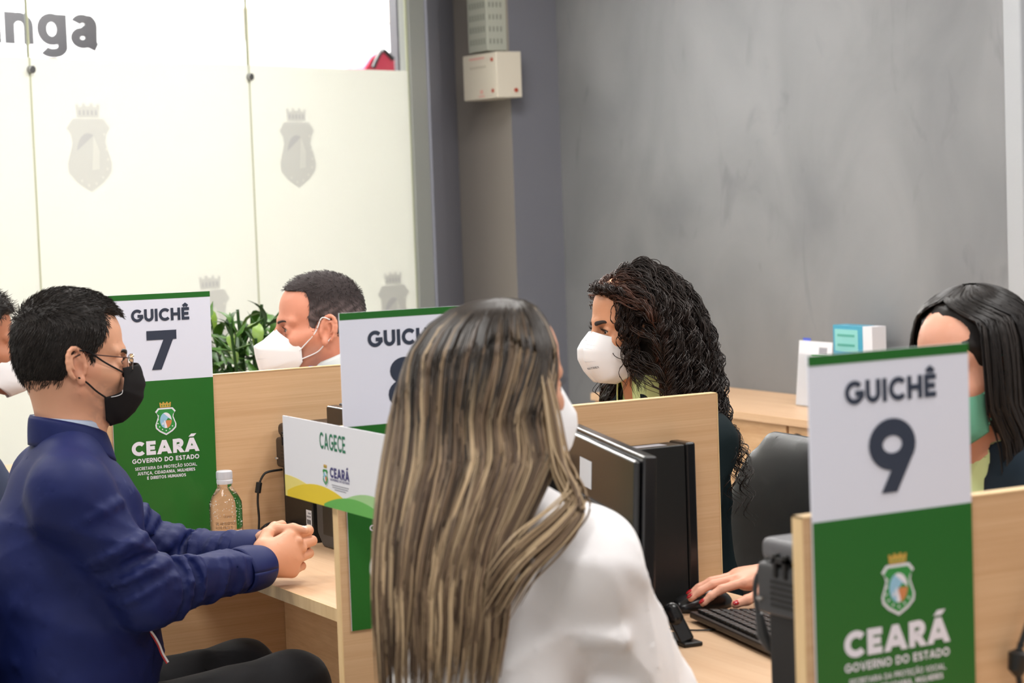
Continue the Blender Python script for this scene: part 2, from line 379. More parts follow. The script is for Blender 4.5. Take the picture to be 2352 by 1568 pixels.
def eyes(F, person, iris=(.035, .018, .01), gaze=(0, 0)):
    white = mat('eye_white', srgb(225, 216, 210), .12, spec=.6); ir = mat('iris', (*iris, 1), .1); pu = mat('pupil', (.004, .004, .004, 1), .08)
    for y in (-1, 1):
        c = np.array((.0742, .031*y, .002)); R = .0118
        g = nz((math.cos(gaze[0])*math.cos(gaze[1]), math.sin(gaze[0]), math.sin(gaze[1]))); a = nz(np.cross(g, (0, 0, 1))); b = np.cross(a, g)
        mb = MB(); n = 20; ang = [0, .12, .24, .27, .5, .53, .8, 1.2, 1.6, 2.2, 2.8, 3.14]; mis = [2, 2, 2, 1, 1, 0, 0, 0, 0, 0, 0]
        rings = []
        for t in ang: rings.append([F.w(c+R*(math.cos(t)*g+math.sin(t)*(math.cos(2*math.pi*k/n)*a+math.sin(2*math.pi*k/n)*b))) for k in range(n)])
        vs = [p for r in rings for p in r]; b0 = 0
        for i in range(len(ang)-1): mb.v = [tuple(p) for p in vs]; mb.f += [(i*n+k, (i+1)*n+k, (i+1)*n+(k+1) % n, i*n+(k+1) % n) for k in range(n)]; mb.mi += [mis[i]]*n
        mb.build('eye', [white, ir, pu], person, smooth=True)

def hand(V, W, d, nrm, curl=(.5, .6, .7, .8), thumb=((.8, .5, -.3), (.9, .2, -.3), (.95, 0, -.3)), side=1, s=1.0, k=.004, spread=.06, tips=None, base=None, palm=1.0):
    """W wrist, d towards the fingers, nrm out of the back of the hand; side=+1 puts the thumb along cross(nrm, d)"""
    W = np.array(W, float); d = nz(d); nrm = nz(np.array(nrm)-d*(np.array(nrm)@d)); sd = np.cross(nrm, d)*side
    K = [W+(d*.088+sd*.030-nrm*.003)*s, W+(d*.092+sd*.010)*s, W+(d*.088-sd*.010-nrm*.001)*s, W+(d*.079-sd*.028-nrm*.005)*s]
    for q in K: V.cone(W, q-d*.008*s, .019*s, .0125*s, .012)
    V.cone(W+(d*.03+sd*.006-nrm*.006)*s, W+(d*.065-nrm*.006)*s, .020*s, .020*s, .015, flat=(sd, 1.35))
    out = []; Ls = ((.043, .026, .021), (.047, .029, .022), (.043, .027, .021), (.034, .021, .019)); rs = (.0088, .0090, .0085, .0074)
    for i in range(4):
        p = K[i]; c = curl[i] if hasattr(curl[i], '__len__') else (curl[i], curl[i]*1.15, curl[i]*.7); a = 0
        dd = nz(d+sd*spread*(1.5-i)); r = rs[i]*s
        for j in range(3):
            a += c[j]; v = dd*math.cos(a)-nrm*math.sin(a); q = p+v*Ls[i][j]*s
            V.cone(p, q, r*(1.06-.08*j), r*(.98-.10*j), k); p = q; last = v
        out.append((p, last, dd*math.sin(a)+nrm*math.cos(a), r*.8))
    p = W+(d*.024+sd*.024-nrm*.008)*s; TL = (.040, .034, .027); tr = (.0135, .0105, .0098, .0082)
    V.cone(W+d*.02*s, p, .017*s, .0145*s, .01)
    for j in range(3):
        v = nz(d*thumb[j][0]+sd*thumb[j][1]+nrm*thumb[j][2]); q = p+v*TL[j]*s; V.cone(p, q, tr[j]*s, tr[j+1]*s, k+.002); p = q
    out.append((p, v, nz(nrm*.5+sd*.6-v*(v@(nrm*.5+sd*.6))), .0082*s))
    return out

# ---- hair made of strands
def strand_mesh(name, P, rad, cols, m, parent=None, sides=3, kind=True):
    """P (S,n,3) paths, rad scalar or (S,), cols (S,n,3)"""
    S, n, _ = P.shape; T = np.gradient(P, axis=1); T /= np.linalg.norm(T, axis=2, keepdims=True)+1e-9
    ref = np.array([.31, .52, .79]); A = np.cross(T, ref); A /= np.linalg.norm(A, axis=2, keepdims=True)+1e-9; B = np.cross(T, A)
    prof = np.minimum(1, (1-np.linspace(0, 1, n))*5+.15)[None, :, None]; R = np.asarray(rad).reshape(-1, 1, 1)*prof
    V = [P+R*(math.cos(2*math.pi*k/sides)*A+math.sin(2*math.pi*k/sides)*B) for k in range(sides)]
    V = np.stack(V, axis=2).reshape(-1, 3)
    b = (np.arange(S)[:, None]*n+np.arange(n-1)[None])[..., None]*sides; k = np.arange(sides)[None, None]; k2 = (k+1) % sides
    F = np.stack([b+k, b+k2, b+sides+k2, b+sides+k], axis=-1).reshape(-1, 4)
    C = np.repeat(cols.reshape(-1, 3), sides, axis=0)
    o = rawmesh(name, V, F, m, parent, col=C)
    if kind: o['kind'] = 'stuff'
    return o

def sim(F, roots, dirs, n, step, layer, colls, grav=.25, g0=0.0, drift=None, stiff=None):
    """roots/dirs world; layer (S,) extra radius; colls list of (centre, radii, M)"""
    S = len(roots); p = roots.copy(); d = dirs.copy(); out = [p.copy()]
    for i in range(n-1):
        gg = grav*min(1, g0+i/6.0); d = d*(1-gg)+np.array([0, 0, -1.0])*gg
        if drift is not None: d = d+drift(p, i)
        d /= np.linalg.norm(d, axis=1, keepdims=True)+1e-9; q = p+d*step
        for (c, r, M) in colls:
            rr = np.asarray(r)[None]+layer[:, None]; u = (q-c)@M/rr; l = np.linalg.norm(u, axis=1); ins = l < 1
            if ins.any(): u[ins] /= l[ins, None]; q[ins] = (u[ins]*rr[ins])@M.T+c
        d = q-p; d /= np.linalg.norm(d, axis=1, keepdims=True)+1e-9; p = q; out.append(p.copy())
    return np.stack(out, axis=1)

def curlify(P, amp, pitch, step, phase, grow=.12, wob=0):
    S, n, _ = P.shape; T = np.gradient(P, axis=1); T /= np.linalg.norm(T, axis=2, keepdims=True)+1e-9
    A = np.cross(T, np.array([.2, .3, .93])); A /= np.linalg.norm(A, axis=2, keepdims=True)+1e-9; B = np.cross(T, A)
    s = np.arange(n)[None]*step; ph = 2*math.pi*s/np.asarray(pitch).reshape(-1, 1)+np.asarray(phase).reshape(-1, 1)
    a = (np.asarray(amp).reshape(-1, 1)*np.minimum(1, s/grow))
    return P+(a*np.cos(ph))[..., None]*A+(a*np.sin(ph))[..., None]*B

def scalp_points(F, n, cond, c=(-.018, 0, .045), r=(.096, .079, .09), seed=1, push=0.0):
    """random points of the scalp ellipsoid in the local frame that satisfy cond(local points)"""
    g = np.random.default_rng(seed); out = np.zeros((0, 3))
    while len(out) < n:
        u = g.normal(size=(4*n, 3)); u /= np.linalg.norm(u, axis=1, keepdims=True); p = np.array(c)+u*(np.array(r)+push)
        keep = cond(p); out = np.vstack([out, np.hstack([p])[keep]])
    p = out[:n]; nn = (p-np.array(c))/np.array(r)**2; nn /= np.linalg.norm(nn, axis=1, keepdims=True)
    return F.W(p), nn@F.M.T, p

def surf(name, fn, nu, nv, m, parent=None, thick=.0012, sub=0, closed=False):
    """grid surface fn(u, v) in world coordinates with a real thickness"""
    v = [fn(i/(nu-1), j/(nv-1)) for i in range(nu) for j in range(nv)]
    f = [(i*nv+j, i*nv+j+1, (i+1)*nv+j+1, (i+1)*nv+j) for i in range(nu-1) for j in range(nv-1)]
    o = rawmesh(name, v, f, m, parent)
    s = o.modifiers.new('thickness', 'SOLIDIFY'); s.thickness = thick; s.offset = 0
    if sub: q = o.modifiers.new('smooth', 'SUBSURF'); q.levels = sub; q.render_levels = sub
    return o

# ------------------------------------------------------------------ materials
M_wall = None; _ = lambda *a, **k: None; _('grey_plaster', srgb(134, 134, 136), .75, spec=.25, bump=(6, .25, .01), noise=(1.3, .10, (1, 1, 1)))
def plaster():
    m = bpy.data.materials.new('burnished_cement'); m.use_nodes = True; nt = m.node_tree; b = nt.nodes['Principled BSDF']
    b.inputs['Roughness'].default_value = .55; b.inputs['Specular IOR Level'].default_value = .4
    tc = nt.nodes.new('ShaderNodeTexCoord')
    def noise(sc_, det, dist, st):
        mp = nt.nodes.new('ShaderNodeMapping'); mp.inputs['Scale'].default_value = st; nt.links.new(tc.outputs['Object'], mp.inputs[0])
        n = nt.nodes.new('ShaderNodeTexNoise'); n.inputs['Scale'].default_value = sc_; n.inputs['Detail'].default_value = det; n.inputs['Distortion'].default_value = dist
        nt.links.new(mp.outputs[0], n.inputs['Vector']); return n.outputs[0]
    a = noise(1.6, 6, .8, (1, 1, .8)); c = noise(4.5, 8, 1.5, (1, 1.0, .5))
    r1 = nt.nodes.new('ShaderNodeValToRGB'); e = r1.color_ramp.elements
    e[0].position = .30; e[0].color = srgb(115, 116, 119); e[1].position = .72; e[1].color = srgb(138, 138, 140)
    nt.links.new(a, r1.inputs[0])
    r2 = nt.nodes.new('ShaderNodeValToRGB'); e = r2.color_ramp.elements     # darker trowel marks
    e[0].position = .24; e[0].color = (.74, .74, .76, 1); e[1].position = .38; e[1].color = (1, 1, 1, 1); nt.links.new(c, r2.inputs[0])
    mx = nt.nodes.new('ShaderNodeMix'); mx.data_type = 'RGBA'; mx.blend_type = 'MULTIPLY'; mx.inputs[0].default_value = .8
    nt.links.new(r1.outputs[0], mx.inputs[6]); nt.links.new(r2.outputs[0], mx.inputs[7]); nt.links.new(mx.outputs[2], b.inputs['Base Color'])
    return m
M_cement = plaster()
M_colside = mat('column_side_tone', srgb(112, 113, 121), .7, spec=.25, noise=(1.5, .06, (1, 1, .5)))
M_colface = mat('column_front_tone', srgb(150, 143, 136), .65, spec=.3, noise=(1.5, .06, (1, 1, .5)))
M_ceil = mat('ceiling_white', srgb(235, 235, 233), .8)
M_floor = mat('floor_tile', srgb(196, 190, 180), .3, noise=(2, .05, (1, 1, 1)))
M_film = mat('frosted_film', srgb(237, 238, 231), .55, spec=.35)
M_emb = mat('film_emblem', srgb(226, 227, 222), .6); M_emb2 = mat('film_emblem_dark', srgb(212, 213, 212), .6)
M_glass = mat('clear_glass', (1, 1, 1, 1), .02, trans=1, ior=1.15, spec=.3)
M_gedge = mat('glass_edge', srgb(178, 182, 152), .3)
M_steel = mat('brushed_steel', srgb(150, 150, 150), .25, metal=1)
M_alu = mat('grey_aluminium', srgb(140, 142, 154), .4, metal=.2)
M_post = mat('greenish_grey_profile', srgb(150, 153, 148), .35)
M_dark = mat('dark_profile', srgb(40, 40, 44), .4)
M_w = wood('oak_laminate', srgb(217, 179, 139), srgb(204, 163, 122), (.18, 4, 14))
M_w_top = wood('oak_laminate_top', srgb(218, 183, 148), srgb(206, 167, 131), (5, .18, 7))
M_w_edge = wood('oak_edge_band', srgb(236, 205, 158), srgb(222, 188, 138), (3, 3, .3))
M_w_vert = wood('oak_laminate_upright', srgb(216, 177, 136), srgb(198, 155, 114), (4, .5, 5))
M_white = mat('white_print', srgb(224, 226, 240), .38, spec=.4); M_green = mat('green_print', srgb(35, 103, 37), .36, spec=.35)
M_navy = mat('dark_blue_print', srgb(48, 56, 74), .4); M_wtext = mat('white_lettering', srgb(232, 228, 238), .4)
M_yel = mat('yellow_print', srgb(226, 198, 52), .4); M_yel2 = mat('pale_yellow_print', srgb(228, 212, 120), .4)
M_gr1 = mat('mid_green_print', srgb(104, 176, 84), .4); M_gr2 = mat('pale_green_print', srgb(160, 200, 140), .4); M_gr3 = mat('deep_green_print', srgb(60, 150, 70), .4)
M_olive = mat('olive_print', srgb(208, 190, 60), .4)
M_gold = mat('gold_print', srgb(206, 162, 74), .4); M_sky = mat('sky_blue_print', srgb(150, 196, 222), .4); M_orange = mat('orange_print', srgb(208, 132, 80), .4)
M_cgreen = mat('crest_green', srgb(44, 140, 62), .4); M_cagece = mat('dark_green_print', srgb(40, 118, 82), .4)
M_black = mat('black_plastic', (.012, .012, .012, 1), .42, spec=.4, bump=(400, .08, .001))
M_gloss = mat('glossy_black_plastic', (.009, .009, .010, 1), .26, spec=.5)
M_brownblk = mat('dark_brown_plastic', (.026, .020, .018, 1), .4, spec=.45)
M_grey_pl = mat('dark_grey_plastic', (.05, .052, .056, 1), .45)
M_lab = mat('label_paper', srgb(222, 222, 228), .6); M_ink = mat('label_ink', srgb(50, 50, 60), .6); M_inkl = mat('pale_ink', srgb(150, 150, 158), .6)

def translucent(m, amt):
    nt = m.node_tree; b = nt.nodes['Principled BSDF']; t = nt.nodes.new('ShaderNodeBsdfTranslucent'); t.inputs[0].default_value = b.inputs['Base Color'].default_value
    x = nt.nodes.new('ShaderNodeMixShader'); x.inputs[0].default_value = amt; nt.links.new(b.outputs[0], x.inputs[1]); nt.links.new(t.outputs[0], x.inputs[2])
    nt.links.new(x.outputs[0], nt.nodes['Material Output'].inputs[0])
translucent(M_film, .29); translucent(M_emb, .29); translucent(M_emb2, .29)
# ------------------------------------------------------------------ the room
XW = 3.22
def struct(o, **k): o['kind'] = 'structure'; return o
MB_ = MB()
struct(MB().box((-4, -6, -.1), (XW, 5.4, 0)).build('floor', M_floor))
struct(MB().prism([(-6, -6), (8, -6), (8, 8), (-6, 8)], (0, 0, 0), (1, 0, 0), (0, 1, 0), (0, 0, 1), -.12, -.101).build('floor.001', M_floor)).__setitem__('label', 'mall corridor floor beyond the glass')
struct(MB().box((-4, -6, 3.0), (XW+.2, 5.6, 3.1)).build('ceiling', M_ceil))
struct(MB().box((XW, -6, 0), (XW+.15, 4.771, 3.0)).build('wall_right', M_cement))
struct(MB().box((-4.1, -6, 0), (-4, 3.0, 3.0)).build('wall_left', M_ceil))
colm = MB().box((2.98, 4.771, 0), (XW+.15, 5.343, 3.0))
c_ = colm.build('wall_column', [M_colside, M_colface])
for p in c_.data.polygons: p.material_index = 1 if p.normal.x < -.5 else 0  # front face coloured lighter and browner than the other faces
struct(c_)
_e = at(2335, 700, 'x', XW)
struct(rbox('trim_1', (XW-.03, _e[1]-.075, 0), (XW, _e[1]+.008, 3.0), mat('pale_conduit', srgb(166, 168, 172), .4), bevel=.008))

# ---- glazed shopfront: frosted panes with printed crests
PE = np.array((2.647, 4.908, 0)); TD = np.array((-math.cos(math.radians(24.6)), -math.sin(math.radians(24.6)), 0)); TN = np.array((-TD[1], TD[0], 0))
TN = TN if TN@(CAM-PE) > 0 else -TN          # towards the room
def fac(px, py):
    """where the sight line through a pixel meets the glass; (s, z)"""
    r = _F + RT*(px-1176)/FPX - UP*(py-784)/FPX; t = ((PE-CAM)@TN)/(r@TN); q = CAM+r*t; return (q-PE)@TD, q[2]
joints = [fac(942, 300)[0], fac(577, 300)[0], fac(75, 300)[0]]; joints.append(2*joints[2]-joints[1]); joints.append(2*joints[3]-joints[2])
ZF = .5*(fac(10, 132)[1]+fac(900, 160)[1])
win = empty('window_1', tuple(PE), kind='structure')
Z3 = np.array((0, 0, 1.0))
def crest(mb, o, u, v, n, W, mono=False):
    """coat of arms about W wide; v up; origin at the shield's centre. slots: 0 white 1 green 2 gold 3 sky 4 orange"""
    sh = [(-.34, .56), (.34, .56), (.48, .40), (.39, .30), (.36, .16), (.42, 0), (.49, -.18), (.47, -.34), (.30, -.5), (0, -.66), (-.30, -.5), (-.47, -.34), (-.49, -.18), (-.42, 0), (-.36, .16), (-.39, .30), (-.48, .40)]
    cr = [(-.24, .58), (-.27, .80), (-.20, .80), (-.20, .75), (-.12, .76), (-.12, .82), (-.05, .82), (-.05, .77), (.05, .77), (.05, .82), (.12, .82), (.12, .76), (.20, .75), (.20, .80), (.27, .80), (.24, .58)]
    S = lambda P, k=1: [(a*W*k, b*W*k) for a, b in P]
    if mono:
        mb.prism(S(sh), o, u, v, n, 0, .0004, 0); mb.prism(S(cr), o, u, v, n, 0, .0004, 0)
        el = [(.26*W*math.cos(t)-.02*W, .34*W*math.sin(t)-.02*W) for t in np.linspace(0, 6.28, 24)[:-1]]
        mb.prism([p for p in el if p[1] > -.06*W and p[0] < .12*W], o, u, v, n, .0004, .0007, 1)
        mb.prism(S([(.04, -.3), (.2, -.28), (.22, .02), (.1, .28)]), o, u, v, n, .0004, .0008, 2)
        for a, b in ((.38, .05), (.4, -.12), (.38, -.28), (.27, -.42), (.12, -.52), (-.05, -.55), (-.2, -.47), (.34, .3)):
            mb.prism([(a*W+.026*W*math.cos(t), b*W+.026*W*math.sin(t)) for t in np.linspace(0, 6.28, 8)[:-1]], o, u, v, n, .0004, .0008, 2)
        for k in range(5): mb.prism(S([(-.2+.09*k, .62), (-.16+.09*k, .62), (-.16+.09*k, .7), (-.2+.09*k, .7)]), o, u, v, n, .0004, .0008, 1)
        return
    mb.prism(S(sh), o, u, v, n, .0002, .0006, 0); mb.prism(S(sh, .88), o, u, v, n, .0006, .0009, 1); mb.prism(S(cr), o, u, v, n, .0002, .0007, 2)
    for k in range(4): mb.prism(S([(-.18+.11*k, .62), (-.14+.11*k, .62), (-.14+.11*k, .7), (-.18+.11*k, .7)]), o, u, v, n, .0007, .0009, 1)
    el = [(.27*W*math.cos(t), .35*W*math.sin(t)-.0*W) for t in np.linspace(0, 2*math.pi, 33)[:-1]]
    mb.prism(el, o, u, v, n, .0009, .0011, 3)
    mb.prism([(a, b) for a, b in el if b >= -.001 and a > -.14*W] , o, u, v, n, .0011, .0012, 0)
    mb.prism([(0, 0)]+[(.27*W*math.cos(t), .35*W*math.sin(t)) for t in np.linspace(-math.pi/2, 0, 9)], o, u, v, n, .0011, .0013, 4)
    mb.prism(S([(-.06, -.34), (.06, -.34), (.02, -.16), (-.05, 0), (-.09, 0)]), o, u, v, n, .0013, .0014, 0)
    mb.prism(S([(-.2, -.18), (-.12, -.05), (-.1, -.18)]), o, u, v, n, .0013, .0014, 0)
    mb.prism(S([(.02, 0), (.26, 0), (.2, .06), (.1, .1)]), o, u, v, n, .0013, .0014, 1)
    mb.prism(S([(-.16, .02), (-.08, .02), (-.12, .2)]), o, u, v, n, .0013, .0014, 3)
    for a, b in ((-.33, .22), (-.35, .05), (-.37, -.12), (-.3, -.27), (-.17, -.39), (0, -.45), (.17, -.39), (.3, -.27)):
        mb.prism([(a*W+.03*W*math.cos(t), b*W+.03*W*math.sin(t)) for t in np.linspace(0, 6.28, 7)[:-1]], o, u, v, n, .0009, .0012, 0)
U_ = -TD      # to the right in the picture
for i in range(4):
    s0, s1 = joints[i]+.004, joints[i+1]-.004
    a, b = PE+TD*s0, PE+TD*s1
    def slab(z0, z1, t0, t1, name, m):
        mb = MB(); mb.prism([(0, z0), (s1-s0, z0), (s1-s0, z1), (0, z1)], b, U_, Z3, TN, t0, t1); return mb.build(name, m, win)
    slab(0.02, 3.0, -.010, 0, 'glass_pane', M_glass)
    slab(0.02, ZF, .001, .002, 'frosted_film', M_film)
for i in range(4):       # green-tinted cut edges of the panes at each joint
    q = PE+TD*joints[i]; MB().prism([(-.0035, .02), (.0035, .02), (.0035, 3), (-.0035, 3)], q, U_, Z3, TN, -.010, .0025).build('glass_edge', M_gedge, win)
for px, py in ((67, 160), (570, 177)):
    s_, z_ = fac(px, py); q = PE+TD*s_+Z3*z_
    k = MB(); k.prism([(.014*math.cos(t), .014*math.sin(t)) for t in np.linspace(0, 6.28, 17)[:-1]], q, U_, Z3, TN, .002, .02)
    k.build('glass_clip', M_steel, win, bevel=.002)
for k_, (cx, cy, hh) in enumerate(((205, 350, .33), (683, 350, .33), (485, 738, .33), (905, 720, .33))):
    s_, z_ = fac(cx, cy); q = PE+TD*s_+Z3*(z_+.0)+TN*.0021
    mb = MB(); crest(mb, q, U_, Z3, TN, .215, True); mb.build('printed_crest', [M_emb, M_emb2, M_film], win)
# profiles that close the glazing against the column
s2 = fac(952, 500)[0]; s3 = fac(988, 500)[0]
struct(MB().prism([(0, 0), (abs(s2-s3), 0), (abs(s2-s3), 3), (0, 3)], PE+TD*s2, U_, Z3, TN, -.05, .012).build('trim_2', M_post, bevel=.004))
q0 = PE+TD*s3; q1 = at(1052, 700, 'x', 2.98); q1 = np.array((2.985, 5.30, 0)); dd = nz(q1-q0); nn_ = nz(np.cross(dd, Z3)); nn_ = nn_ if nn_@(CAM-q0) > 0 else -nn_; L_ = np.linalg.norm(q1-q0)
tr = MB()
for a0, a1, t in ((0, .36, .02), (.36, .42, 0), (.42, .45, -.01), (.45, 1.0, .008)):
    tr.prism([(a0*L_, 0), (a1*L_, 0), (a1*L_, 3), (a0*L_, 3)], q0, dd, Z3, nn_, -.05, t, 1 if a0 == .42 else 0)
struct(tr.build('trim_3', [M_alu, M_dark]))

# ---- seen through the clear upper glass: the mall corridor with a shop sign
outn = -TN
board_o = PE+outn*3.4
def onplane(px, py, o, n):
    r = _F + RT*(px-1176)/FPX - UP*(py-784)/FPX; return CAM+r*(((o-CAM)@n)/(r@n))
tl = onplane(-260, -90, board_o, TN); br = onplane(1010, 260, board_o, TN)
wb = empty('wall_corridor', tuple(tl), kind='structure')
Lb = (br-tl)@U_
MB().prism([(-.6, -3.2), (Lb+1.2, -3.2), (Lb+1.2, .4), (-.6, .4)], tl, U_, Z3, TN, -.05, 0).build('wall_panel', mat('corridor_white', srgb(250, 250, 250), .6), wb)
lt = MB(); b0 = onplane(0, 103, board_o, TN); b1 = onplane(228, 107, board_o, TN); ntop = onplane(52, 30, board_o, TN)
sz = (ntop[2]-b0[2])/.74*1.0
sg = empty('shop_sign', tuple(b1), 'dark grey lowercase lettering ending in nga on the white corridor wall beyond the glass', 'sign')
letters(lt, 'inga', (b1[0], b1[1], (b0[2]+b1[2])/2), U_, Z3, TN, sz, .23, .05, 'r', t=(0, .002), width=(b1-onplane(-22, 103, board_o, TN))@U_)
lt.build('lettering', mat('sign_grey', srgb(24, 24, 27), .5), sg)
# beige fascia over the sign and a dark post with a red backpack hung by it
f0 = onplane(470, 2, board_o-outn*.5, TN); f1 = onplane(930, 22, board_o-outn*.5, TN)
MB().prism([(0, -.01), ((f1-f0)@U_, -.06), ((f1-f0)@U_, .5), (0, .5)], f0, U_, Z3, TN, -.1, 0).build('beam_1', mat('beige_fascia', srgb(232, 214, 190), .6)).__setitem__('kind', 'structure')
p0 = onplane(914, 80, board_o-outn*1.5, TN)
struct(MB().prism([(-.008, -2.1), (.045, -2.1), (.045, .9), (-.008, .9)], p0, U_, Z3, TN, -.06, 0).build('trim_4', M_dark))
bp = onplane(862, 158, board_o-outn*1.55, TN); bpe = empty('backpack', tuple(bp), 'red backpack with black strap beside the dark post beyond the glass', 'backpack')
prof = [(-.16, -.25), (.115, -.25), (.115, .07), (.05, .095), (-.03, .09), (-.09, .06), (-.15, .0)]
MB().prism(prof, bp, U_, Z3, TN, -.1, .05).build('bag_body', mat('red_fabric', srgb(206, 62, 84), .7), bpe, bevel=.02, seg=3)
MB().tube(bez([bp+U_*-.09+Z3*.0+TN*.06, bp+U_*-.05+Z3*.07+TN*.07, bp+U_*.01+Z3*.1+TN*.05, bp+U_*.08+Z3*.05+TN*.06]), .012).build('strap', M_black, bpe, smooth=True)

# ---- emergency light box and perforated unit above it, on the column
def colpt(px, py): return at(px, py, 'x', 2.98-.01)
a = at(1062, 125, 'x', 2.86); b = at(1143, 222, 'x', 2.86); c = at(1175, 215, 'y', 0)
y0, y1 = b[1], a[1]; z1 = at(1075, 128, 'x', 2.86)[2]; z0 = at(1075, 232, 'x', 2.86)[2]
el = empty('emergency_light', (2.98, (y0+y1)/2, z0), 'cream emergency light box with red buttons low on the grey column', 'light box')
xb = 2.98
xf = 2.86
rbox('housing', (xf, y0, z0), (xb+.001, y1, z1), mat('cream_plastic', srgb(208, 200, 184), .5), el, bevel=.004)
rd = mat('red_lens', srgb(170, 70, 50), .3); rdp = mat('faded_red_print', srgb(214, 158, 148), .6)
for fy, fz in ((.12, .84), (.12, .16)):
    q = (xf, y0+(y1-y0)*fy, z0+(z1-z0)*fz); k = MB(); k.prism([(.008*math.cos(t), .008*math.sin(t)) for t in np.linspace(0, 6.28, 13)[:-1]], q, (0, -1, 0), Z3, (-1, 0, 0), -.001, .005); k.build('indicator_button', rd, el)
q = (xb-.03, y0, z0+(z1-z0)*.16); k = MB(); k.prism([(.009*math.cos(t), .009*math.sin(t)) for t in np.linspace(0, 6.28, 13)[:-1]], q, (1, 0, 0), Z3, (0, -1, 0), -.001, .005); k.build('indicator_button', rd, el)
pr = MB()
for fy0, fy1, fz0, fz1 in ((.35, .8, .88, .92), (.42, .5, .12, .2), (.38, .55, .05, .08)):
    MB().box((xf-.0006, y0+(y1-y0)*fy0, z0+(z1-z0)*fz0), (xf-.0001, y0+(y1-y0)*fy1, z0+(z1-z0)*fz1)).build('printed_mark', rdp, el)
pr = MB()
for j in range(7): pr.box((xf-.0006, y0+(y1-y0)*(.32+j*.07), z0+(z1-z0)*.68), (xf-.0001, y0+(y1-y0)*(.36+j*.07), z0+(z1-z0)*.73))
pr.build('printed_text', mat('faint_ink', srgb(176, 168, 150), .6), el)
xv = 2.885; ya = at(1074, 60, 'x', xv)[1]; yb = at(1118, 60, 'x', xv)[1]; zv = z1+.012
vt = empty('perforated_alarm_unit', (2.98, (ya+yb)/2, zv), 'tall pale perforated metal unit directly above the emergency light box', 'alarm unit')
rbox('housing', (xv, yb, zv), (xb+.001, ya, zv+.42), mat('pale_green_metal', srgb(172, 174, 162), .5), vt, bevel=.003)
sl = MB()
for r in range(7):
    for j in range(6):
        yy = yb+(ya-yb)*(.12+j*.14); zz = zv+.03+r*.052; sl.box((xv-.0012, yy, zz), (xv-.0002, yy+(ya-yb)*.05, zz+.026))
    for j in range(4): sl.box((xv+.012+j*.018, yb-.0012, zv+.03+r*.052), (xv+.018+j*.018, yb-.0002, zv+.03+r*.052+.022))
tag(sl.build('vent_slot', mat('slot_grey', srgb(120, 122, 112), .6), vt), kind='stuff')

# ------------------------------------------------------------------ counters
S7, S9, XF, XD, PL, ZP, ZD = 1.294, -1.369, -.018, .122, .79, 1.14, .75
TH = .018
def partition(y, lab, xe=PL):
    p = empty('partition_panel', ((XF+xe)/2, y, 0), lab, 'partition', 'partitions between the counters')
    MB().box((XF+.002, y, .0), (xe-.002, y+TH, ZP-.002)).build('panel', M_w, p)
    e = MB().box((XF, y-.0008, 0), (XF+.002, y+TH+.0008, ZP)).box((xe-.002, y-.0008, 0), (xe, y+TH+.0008, ZP)).box((XF, y-.0008, ZP-.002), (xe, y+TH+.0008, ZP))
    e.build('edge_band', M_w_edge, p); return p
partition(S7, 'wooden counter partition behind the bottle, carrying the number 7 sign')
partition(0.0, 'wooden counter partition behind the computer tower, carrying the number 8 sign')
partition(S9, 'nearest wooden counter partition at lower right, carrying the number 9 sign')
def desk(y0, y1, lab, x1=.80):
    d = empty('counter_desk', (.45, (y0+y1)/2, 0), lab, 'desk', 'wooden counter desks')
    MB().box((XD+.001, y0, ZD-.025), (x1, y1, ZD)).build('desktop', M_w_top, d)
    MB().box((XD-.0008, y0, ZD-.0252), (XD+.001, y1, ZD+.0002)).build('edge_band', M_w_edge, d)
    MB().box((.405, y0, .08), (.423, y1, ZD-.025)).build('modesty_panel', M_w_vert, d)
    MB().box((.405, y0+.0, 0), (x1-.02, y0+.018, ZD-.025)).build('side_panel', M_w_vert, d)
    return d
desk(TH+.001, S7-.001, 'light wooden desk under the clasped hands of the man in navy')
desk(S9+TH+.001, -.001, 'light wooden desk under the keyboard and the mouse')
desk(S7+TH+.001, 3.17, 'wooden desk at far left behind the man in navy', x1=.70)
desk(-2.7, S9-.001, 'wooden desk in front of the number 9 sign, mostly out of frame')

